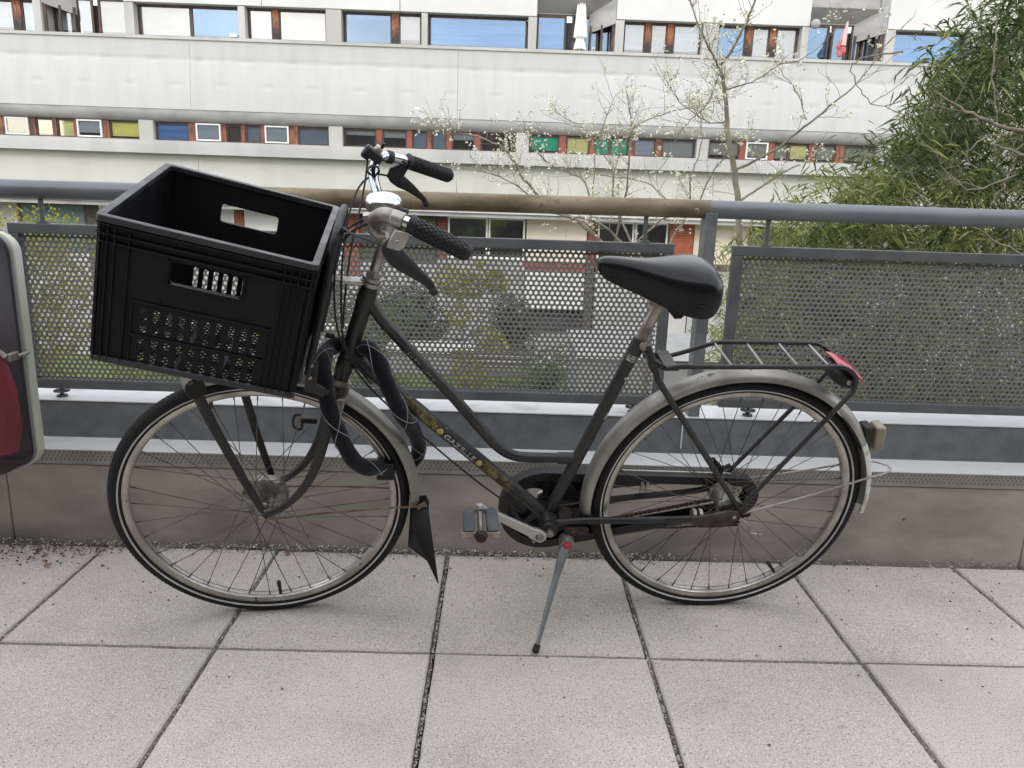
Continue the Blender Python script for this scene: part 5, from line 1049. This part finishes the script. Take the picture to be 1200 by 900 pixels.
# gear shifter on the far bend
sh = bk(MB().obox((-0.293, 0.185, 1.163), (.8, 0, -.62), (0, 1, 0), (.62, 0, .8), .021, .014, .011).obox((-0.305, 0.185, 1.168), (.8, 0, -.62), (0, 1, 0), (.62, 0, .8), .010, .012, .015), 'gear_shifter', M['black_metal'], st=True, bevel=.004)
bk(MB().obox((-0.282, 0.195, 1.17), (.8, 0, -.62), (0, 1, 0), (.62, 0, .8), .008, .0145, .010), 'shifter_face', M['chrome_old'], sh, True, bevel=.003)
bk(MB().tube([(-0.276, 0.185, 1.173), (-0.268, 0.185, 1.188)], [.003, .005], 8), 'shift_lever', M['black_metal'], sh, True)
bk(MB().lathe([(.012, -.003), (.0145, -.0028), (.0145, .0028), (.012, .003)], (-.2935, .165, 1.132), (-.1, 1, .5), 20), 'shifter_clamp', M['black_metal'], sh, True)
# bell
bc = V3((-0.276, -0.105, 1.144)); bax = V3((.03, -.02, 1)).normalized()
bell = bk(MB().lathe([(.0, .0115), (.010, .0112), (.020, .0095), (.028, .0068), (.0325, .003), (.0345, -.001), (.0348, -.003)], bc, bax, 36), 'bell', M['chrome'], st=True, ang=60, label='round chrome bell')
bk(MB().lathe([(.0352, -.0028), (.0356, -.0045), (.0345, -.0055), (.0338, -.020), (.031, -.0235), (.0, -.0245)], bc, bax, 36), 'bell_base', M['chrome_old'], bell, True)
bk(MB().obox(bc+V3((.030, -.022, -.016)), (1, -.3, -.1), (.3, 1, 0), (0, 0, 1), .016, .007, .0055), 'bell_thumb', M['black_metal'], bell, True, bevel=.003)
bk(MB().tube([bc+V3((0, 0, -.022)), V3((-.286, -.105, 1.099))], [.010, .0135], 12).cyl((-.282, -.090, 1.096), (-.288, -.122, 1.104), .0150, 16), 'bell_clamp', M['chrome_old'], bell, True)
# twist assembly under the bell
bk(MB().cyl((-.291, -.150, 1.113), (-.2925, -.185, 1.127), .016, 16).tube([V3((-.300, -.15, 1.10)), V3((-.285, -.16, 1.090)), V3((-.272, -.17, 1.093))], [.010, .011, .006], 10).cyl((-.312, -.150, 1.122), (-.285, -.165, 1.128), .009, 10), 'cable_clamp', M['chrome_old'], st=True)
bk(MB().tube([V3(path[q]) for q in ()] or smooth([mir(half[3], -1), mir(half[4], -1), mir(half[5], -1), mir(half[6], -1)], 5), .0142, 16), 'twist_sleeve', M['chrome_old'], bar, True)
# cables
def cable(pts, r=.0024, st=True, m='rubber'): return bk(MB().tube(smooth(pts, 7), r, 8), 'cable', M[m], st=st)
cable([(-0.281, -0.25, 1.099), (-0.307, -0.22, 1.101), (-0.338, -0.17, 1.096), (-0.357, -0.12, 1.09), (-0.371, -0.08, 1.038), (-0.382, -0.05, 0.954), (-0.385, -0.04, 0.872), (-0.376, -0.035, 0.808), (-0.346, -0.03, 0.741)])
cable([(-0.259, 0.25, 1.1), (-0.289, 0.22, 1.109), (-0.321, 0.18, 1.099), (-0.344, 0.12, 1.067), (-0.358, 0.06, 1.019), (-0.366, -0, 0.973), (-0.371, -0.03, 0.907), (-0.372, -0.035, 0.818), (-0.356, -0.03, 0.763), (-0.316, -0.022, 0.691)])
cable([(-0.305, 0.185, 1.157), (-0.312, 0.17, 1.111), (-0.324, 0.14, 1.062), (-0.337, 0.1, 1.019), (-0.351, 0.06, 0.97), (-0.365, -0, 0.894), (-0.371, -0.03, 0.836)], .0022, m='gear_outer' if 'gear_outer' in M else 'black_metal')
cable([(-0.274, -0.16, 1.113), (-0.309, -0.14, 1.106), (-0.34, -0.1, 1.077), (-0.358, -0.08, 1.053)], .0026)
cable([(-0.269, -0.14, 1.123), (-0.312, -0.13, 1.113), (-0.352, -0.09, 1.077), (-0.379, -0.06, 1.044)], .0024)
cable([(-0.352, -0.022, 0.737), (-0.305, -0.018, 0.668), (-0.187, -0.019, 0.544), (-0.061, -0.019, 0.422), (0.05, -0.02, 0.331)], .0024, st=False)

# ---- front rack carried by the fork
frk = bk(MB().tube([(-0.674, -0.118, 0.742), (-0.653, -0.105, 0.645), (-0.614, -0.075, 0.48), (-0.583, -0.068, 0.382)], [.0125, .0115, .0105, .0090], 12, flat=.42, upv=(0, 1, 0)), 'front_rack', M['black_metal'], st=True, label='black tubular front carrier under the crate')
bk(MB().cyl((-0.67, -0.13, 0.753), (-0.675, -0.112, 0.743), .021, 20), 'rack_bracket', M['rack_rust'] if 'rack_rust' in M else M['frame_paint'], frk, True, bevel=.002)
bk(MB().cyl((-0.677, -0.134, 0.77), (-0.679, -0.129, 0.767), .005, 10), 'rack_bolt', M['chrome_old'], frk, True)
bk(MB().tube([(-0.616, 0.085, 0.615), (-0.601, 0.08, 0.513), (-0.575, 0.068, 0.388)], [.0105, .0100, .0085], 12, flat=.5, upv=(0, 1, 0)), 'rack_leg', M['black_metal'], frk, True)
bk(MB().tube([(-0.697, 0.1, 0.61), (-0.702, 0.1, 0.572)], .005, 8), 'rack_pin', M['black_metal'], frk, True)
# crate frame of reference
CRM = Matrix.Rotation(-.0642793, 3, 'Z')@Matrix.Rotation(.23843378, 3, 'Y')@Matrix.Rotation(-.03012706, 3, 'X'); CC = V3((-.60513307, .0053052, .94941819))
CWX, CDY, CHZ = .38257821, .42587629, .28570325
def c2s(q): return CC+CRM@V3(q)
def frame_bar(pts, r, name='platform_bar', **k): return bk(MB().tube([c2s(p) for p in pts], r, 10, **k), name, M['black_metal'], frk, True)
zb = -CHZ/2-.009
for y in (-.115, 0, .115): frame_bar([(-.16, y, zb), (.185, y, zb)], .0065)
for x in (-.165, 0, .187): frame_bar([(x, -.118, zb), (x, .118, zb)], .0065)
for s in (-1, 1):
    pass
frame_bar([V3(q) for q in smooth([(.205, -.115, zb+.02), (.207, -.115, .05), (.206, -.113, .15), (.206, -.095, .175), (.206, -.05, .183), (.206, .05, .183), (.206, .095, .175), (.206, .113, .15), (.207, .115, .05), (.205, .115, zb+.02)], 5)], .0085, 'back_hoop')
bk(MB().add([c2s(p) for p in ((.2015, -.108, zb+.03), (.2015, .108, zb+.03), (.2015, .108, .16), (.2015, -.108, .16), (.2045, -.108, zb+.03), (.2045, .108, zb+.03), (.2045, .108, .16), (.2045, -.108, .16))], [(0, 1, 2, 3), (7, 6, 5, 4), (0, 4, 5, 1), (3, 2, 6, 7), (0, 3, 7, 4), (1, 5, 6, 2)]), 'back_plate', M['black_metal'], frk, True)
bk(MB().prism([((-0.44, -0.12, 0.804)[0], (-0.44, -0.12, 0.804)[2]), ((-0.421, -0.12, 0.803)[0], (-0.421, -0.12, 0.803)[2]), ((-0.428, -0.12, 0.75)[0], (-0.428, -0.12, 0.75)[2]), ((-0.411, -0.12, 0.739)[0], (-0.411, -0.12, 0.739)[2]), ((-0.416, -0.12, 0.72)[0], (-0.416, -0.12, 0.72)[2]), ((-0.456, -0.12, 0.737)[0], (-0.456, -0.12, 0.737)[2])], -.126, -.117), 'hoop_bracket', M['black_metal'], frk, True, bevel=.001)
for p in ((-0.435, -0.13, 0.799), (-0.44, -0.13, 0.77)): bk(MB().sphere(p, .0045, 1, .6, 1), 'bracket_rivet', M['chrome_old'], frk, True)
bk(MB().tube([(-0.418, -0.11, 0.725), (-0.397, -0.06, 0.691), (-.395, -.02, .66)], .0075, 10).tube([(-.455, .11, .668), (-.42, .06, .66), (-.395, .02, .66)], .0075, 10), 'crown_tie', M['black_metal'], frk, True)
bk(MB().tube([(-0.483, -0, 0.586), (-0.445, 0, 0.582)], .006, 10).tube(smooth([(-0.482, -0, 0.603), (-0.496, 0, 0.599), (-0.5, -0, 0.571), (-0.483, -0, 0.563), (-0.479, -0, 0.593)], 4), .003, 8), 'lamp_hook', M['rusty'], st=True)
bk(MB().cyl((-0.412, -0, 0.807), (-0.392, -0, 0.804), .006, 10), 'stop_peg', M['rubber'], frk, True)

# ================================================================ crate on the front rack
crate = thing('plastic_crate', 'large black plastic crate tilted on the front rack of the bicycle', 'crate')
Mb = bike.matrix_world; R3 = Mb.to_3x3()
Rc = (R3@RS@CRM).to_4x4(); crate.matrix_world = Matrix.Translation(Mb@S2B(CC))@Rc
def holed(W_, H_, th_, holes, chamf, y):
    """vertical wall in xz with rectangular holes, corners filled with small wedges"""
    xs = sorted({-W_/2, W_/2}|{h[0] for h in holes}|{h[1] for h in holes}); zs = sorted({-H_/2, H_/2}|{h[2] for h in holes}|{h[3] for h in holes}); m_ = MB()
    def solid(i, j):
        if i < 0 or j < 0 or i >= len(xs)-1 or j >= len(zs)-1: return False
        x = (xs[i]+xs[i+1])/2; z = (zs[j]+zs[j+1])/2
        return not any(h[0] < x < h[1] and h[2] < z < h[3] for h in holes)
    y0, y1 = y, y+th_
    for i in range(len(xs)-1):
        for j in range(len(zs)-1):
            if not solid(i, j): continue
            a, b, c_, d = xs[i], xs[i+1], zs[j], zs[j+1]
            m_.add([(a, y0, c_), (b, y0, c_), (b, y0, d), (a, y0, d), (a, y1, c_), (b, y1, c_), (b, y1, d), (a, y1, d)], [(0, 1, 2, 3), (7, 6, 5, 4)])
            n = len(m_.v)-8
            if not solid(i-1, j): m_.f.append((n, n+3, n+7, n+4))
            if not solid(i+1, j): m_.f.append((n+1, n+5, n+6, n+2))
            if not solid(i, j-1): m_.f.append((n, n+4, n+5, n+1))
            if not solid(i, j+1): m_.f.append((n+3, n+2, n+6, n+7))
    for h in holes:
        c_ = h[4]
        for sx, x in ((1, h[0]), (-1, h[1])):
            for sz, z in ((1, h[2]), (-1, h[3])):
                pts = [(x, z)]+[(x+sx*c_*(1-math.sin(a)), z+sz*c_*(1-math.cos(a))) for a in (0, PI/6, PI/3, PI/2)]
                m_.prism([(p[0], p[1]) for p in pts], y0+.0002, y1-.0002)
    return m_
slots = []
for r_, (za, zb_) in enumerate(((-.068, -.018), (-.130, -.080))):
    for k in range(10): x = -.101+k*.0223-r_*.0; slots.append((x-.0056, x+.0056, za, zb_, .0045))
hole = [(-.063, .063, .044, .086, .007)]
T_ = .0035; Hh = CHZ
for s, nm in ((-1, 'near'), (1, 'far')):
    y = -CDY/2+.008 if s < 0 else CDY/2-.008-T_
    w_ = holed(CWX-.016, Hh-.006, T_, slots+hole, .004, y).build('wall', M['black_plastic'], crate, fix=False, shade=False)
    yo = y if s < 0 else y+T_; o_ = -1 if s < 0 else 1
    def rib(x0, x1, z0, z1, dpt, nm='rib', par=w_):
        a, b = sorted((yo, yo+o_*dpt)); return MB().box(x0, x1, a, b, z0, z1).build(nm, M['black_plastic'], par, bevel=.0006, bseg=1)
    for x in (-.183, -.170, -.158, -.134, .134, .146, .160, .174, .183): rib(x-.0012, x+.0012, -Hh/2+.004, Hh/2-.004, .0065)
    for z in (.128, .111, .096): rib(-.187, .187, z-.0013, z+.0013, .0078)
    rib(-.122, .122, -.0085, -.0045, .0045); rib(-.122, .122, -.0765, -.0720, .0045)
    rib(-.1235, -.1205, -.138, -.0045, .0045); rib(.1205, .1235, -.138, -.0045, .0045)
    for x in (-.075, 0.0, .075): rib(x-.001, x+.001, -.0045, .006, .003)
    rib(-.068, -.0645, .042, .088, .006); rib(.0645, .068, .042, .088, .006); rib(-.068, .068, .0405, .0435, .006)
for s in (-1, 1):
    x0 = s*(CWX/2-.008); a, b = sorted((x0, x0-s*T_)); w_ = MB().box(a, b, -CDY/2+.0117, CDY/2-.0117, -Hh/2+.003, Hh/2-.003).build('wall', M['black_plastic'], crate)
    for y in (-.20, -.185, -.15, -.09, .09, .15, .185, .20): aa, bb = sorted((x0, x0+s*.0065)); MB().box(aa, bb, y-.0012, y+.0012, -Hh/2+.004, Hh/2-.004).build('rib', M['black_plastic'], w_)
    for z in (.128, .111, .096): aa, bb = sorted((x0, x0+s*.0078)); MB().box(aa, bb, -.205, .205, z-.0013, z+.0013).build('rib', M['black_plastic'], w_)
# top rim: flat ring with rounded corners, floor with grid
def rrect(w, h, r, n=5): return rounded(w, h, r, n)
o_ = rrect(CWX, CDY, .010); i_ = rrect(CWX-.028, CDY-.028, .006); n = len(o_); V = [(x, y, Hh/2+.001) for x, y in o_]+[(x, y, Hh/2+.001) for x, y in i_]+[(x, y, Hh/2-.011) for x, y in o_]+[(x, y, Hh/2-.011) for x, y in i_]; F = []
for k in range(n): j = (k+1) % n; F += [(k, j, n+j, n+k), (2*n+k, 3*n+k, 3*n+j, 2*n+j), (k, 2*n+k, 2*n+j, j), (n+k, n+j, 3*n+j, 3*n+k)]
MB().add(V, F).build('rim', M['rim_plastic'], crate, bevel=.0015)
o_ = rrect(CWX-.004, CDY-.004, .010); i_ = rrect(CWX-.026, CDY-.026, .006); V = [(x, y, -Hh/2+.012) for x, y in o_]+[(x, y, -Hh/2+.012) for x, y in i_]+[(x, y, -Hh/2) for x, y in o_]+[(x, y, -Hh/2) for x, y in i_]
MB().add(V, F).build('base_rim', M['rim_plastic'], crate, bevel=.0012)
m_ = MB()
for k in range(-29, 30):
    for sg in (-1, 1):
        # diagonal bars clipped to the floor rectangle
        hx, hy = CWX/2-.012, CDY/2-.012; c0 = k*.0145; pts = []
        for y in (-hy, hy):
            x = sg*(y)+c0
            pts.append((x, y))
        (xa, ya), (xb, yb) = pts
        def clip(xa, ya, xb, yb, lim):
            if xa < -lim: t = (-lim-xa)/(xb-xa); xa, ya = -lim, ya+(yb-ya)*t
            if xa > lim: t = (lim-xa)/(xb-xa); xa, ya = lim, ya+(yb-ya)*t
            return xa, ya
        if max(xa, xb) <= -hx or min(xa, xb) >= hx: continue
        p = clip(xa, ya, xb, yb, hx); q = clip(xb, yb, xa, ya, hx)
        if abs(p[0]-q[0]) < .004: continue
        z = -Hh/2+.006+sg*.0012; m_.tube([(p[0], p[1], z), (q[0], q[1], z)], .0018, 4)
m_.build('floor_grid', M['black_plastic'], crate, shade=False, fix=False)['kind'] = 'stuff'
for x in (-.12, -.04, .04, .12): MB().box(x-.004, x+.004, -CDY/2+.012, CDY/2-.012, -Hh/2+.001, -Hh/2+.009).build('floor_rib', M['black_plastic'], crate)
for s in (-1, 1):
    for t in (-1, 1): MB().tube([(s*(CWX/2-.0115), t*(CDY/2-.0115), -Hh/2+.01), (s*(CWX/2-.0115), t*(CDY/2-.0115), Hh/2-.01)], .0055, 10).build('corner_post', M['black_plastic'], crate)

# ================================================================ chain lock in its fabric sleeve
lock = thing('chain_lock', 'black fabric-sleeved chain lock looped round frame and front wheel', 'lock'); lock.matrix_world = bike.matrix_world.copy()
LP = [(-0.349, 0.035, 0.757), (-0.388, 0.06, 0.756), (-0.415, 0.04, 0.75), (-0.416, -0.03, 0.75), (-0.409, -0.075, 0.731), (-0.402, -0.088, 0.684), (-0.39, -0.09, 0.631), (-0.373, -0.085, 0.572), (-0.353, -0.075, 0.52), (-0.327, -0.055, 0.487), (-0.292, -0, 0.454), (-0.263, 0.05, 0.426), (-0.221, 0.075, 0.428), (-0.209, 0.06, 0.478), (-0.221, 0.01, 0.556), (-0.238, -0.035, 0.612), (-0.259, -0.05, 0.67), (-0.277, -0.055, 0.722), (-0.291, -0.048, 0.761), (-0.316, -0.02, 0.781), (-0.349, 0.035, 0.757)]
LS = smooth(LP, 7); rsl = .0188
slv = MB().tube(LS, [rsl*(1+.05*math.sin(k*1.7)) for k in range(60)], 18).build('sleeve', M['fabric'], lock, ang=80)
m_ = MB(); acc = 0; prev = LS[0]; U = None; hel = [[], []]
for i, p in enumerate(LS):
    acc += (p-prev).length; prev = p; t = (LS[min(i+1, len(LS)-1)]-LS[max(i-1, 0)]).normalized()
    U = (V3((0, 1, 0)) if U is None else U); U = (U-t*U.dot(t)).normalized(); W_ = t.cross(U)
    for h, sg in ((0, 1), (1, -1)): a = sg*acc*2*PI/.19+h*2.4; hel[h].append(p+(U*math.cos(a)+W_*math.sin(a))*(rsl*1.055))
for h in hel: m_.tube(smooth(h, 2), .0008, 5, cap=False)
m_.build('reflective_thread', M['thread'], slv)
mb_ = MB().obox((-0.288, 0, 0.451), (1, 0, .0), (0, 1, 0), (0, 0, 1), .022, .024, .024); mb_.build('lock_cuff', M['vinyl'], lock, bevel=.006)
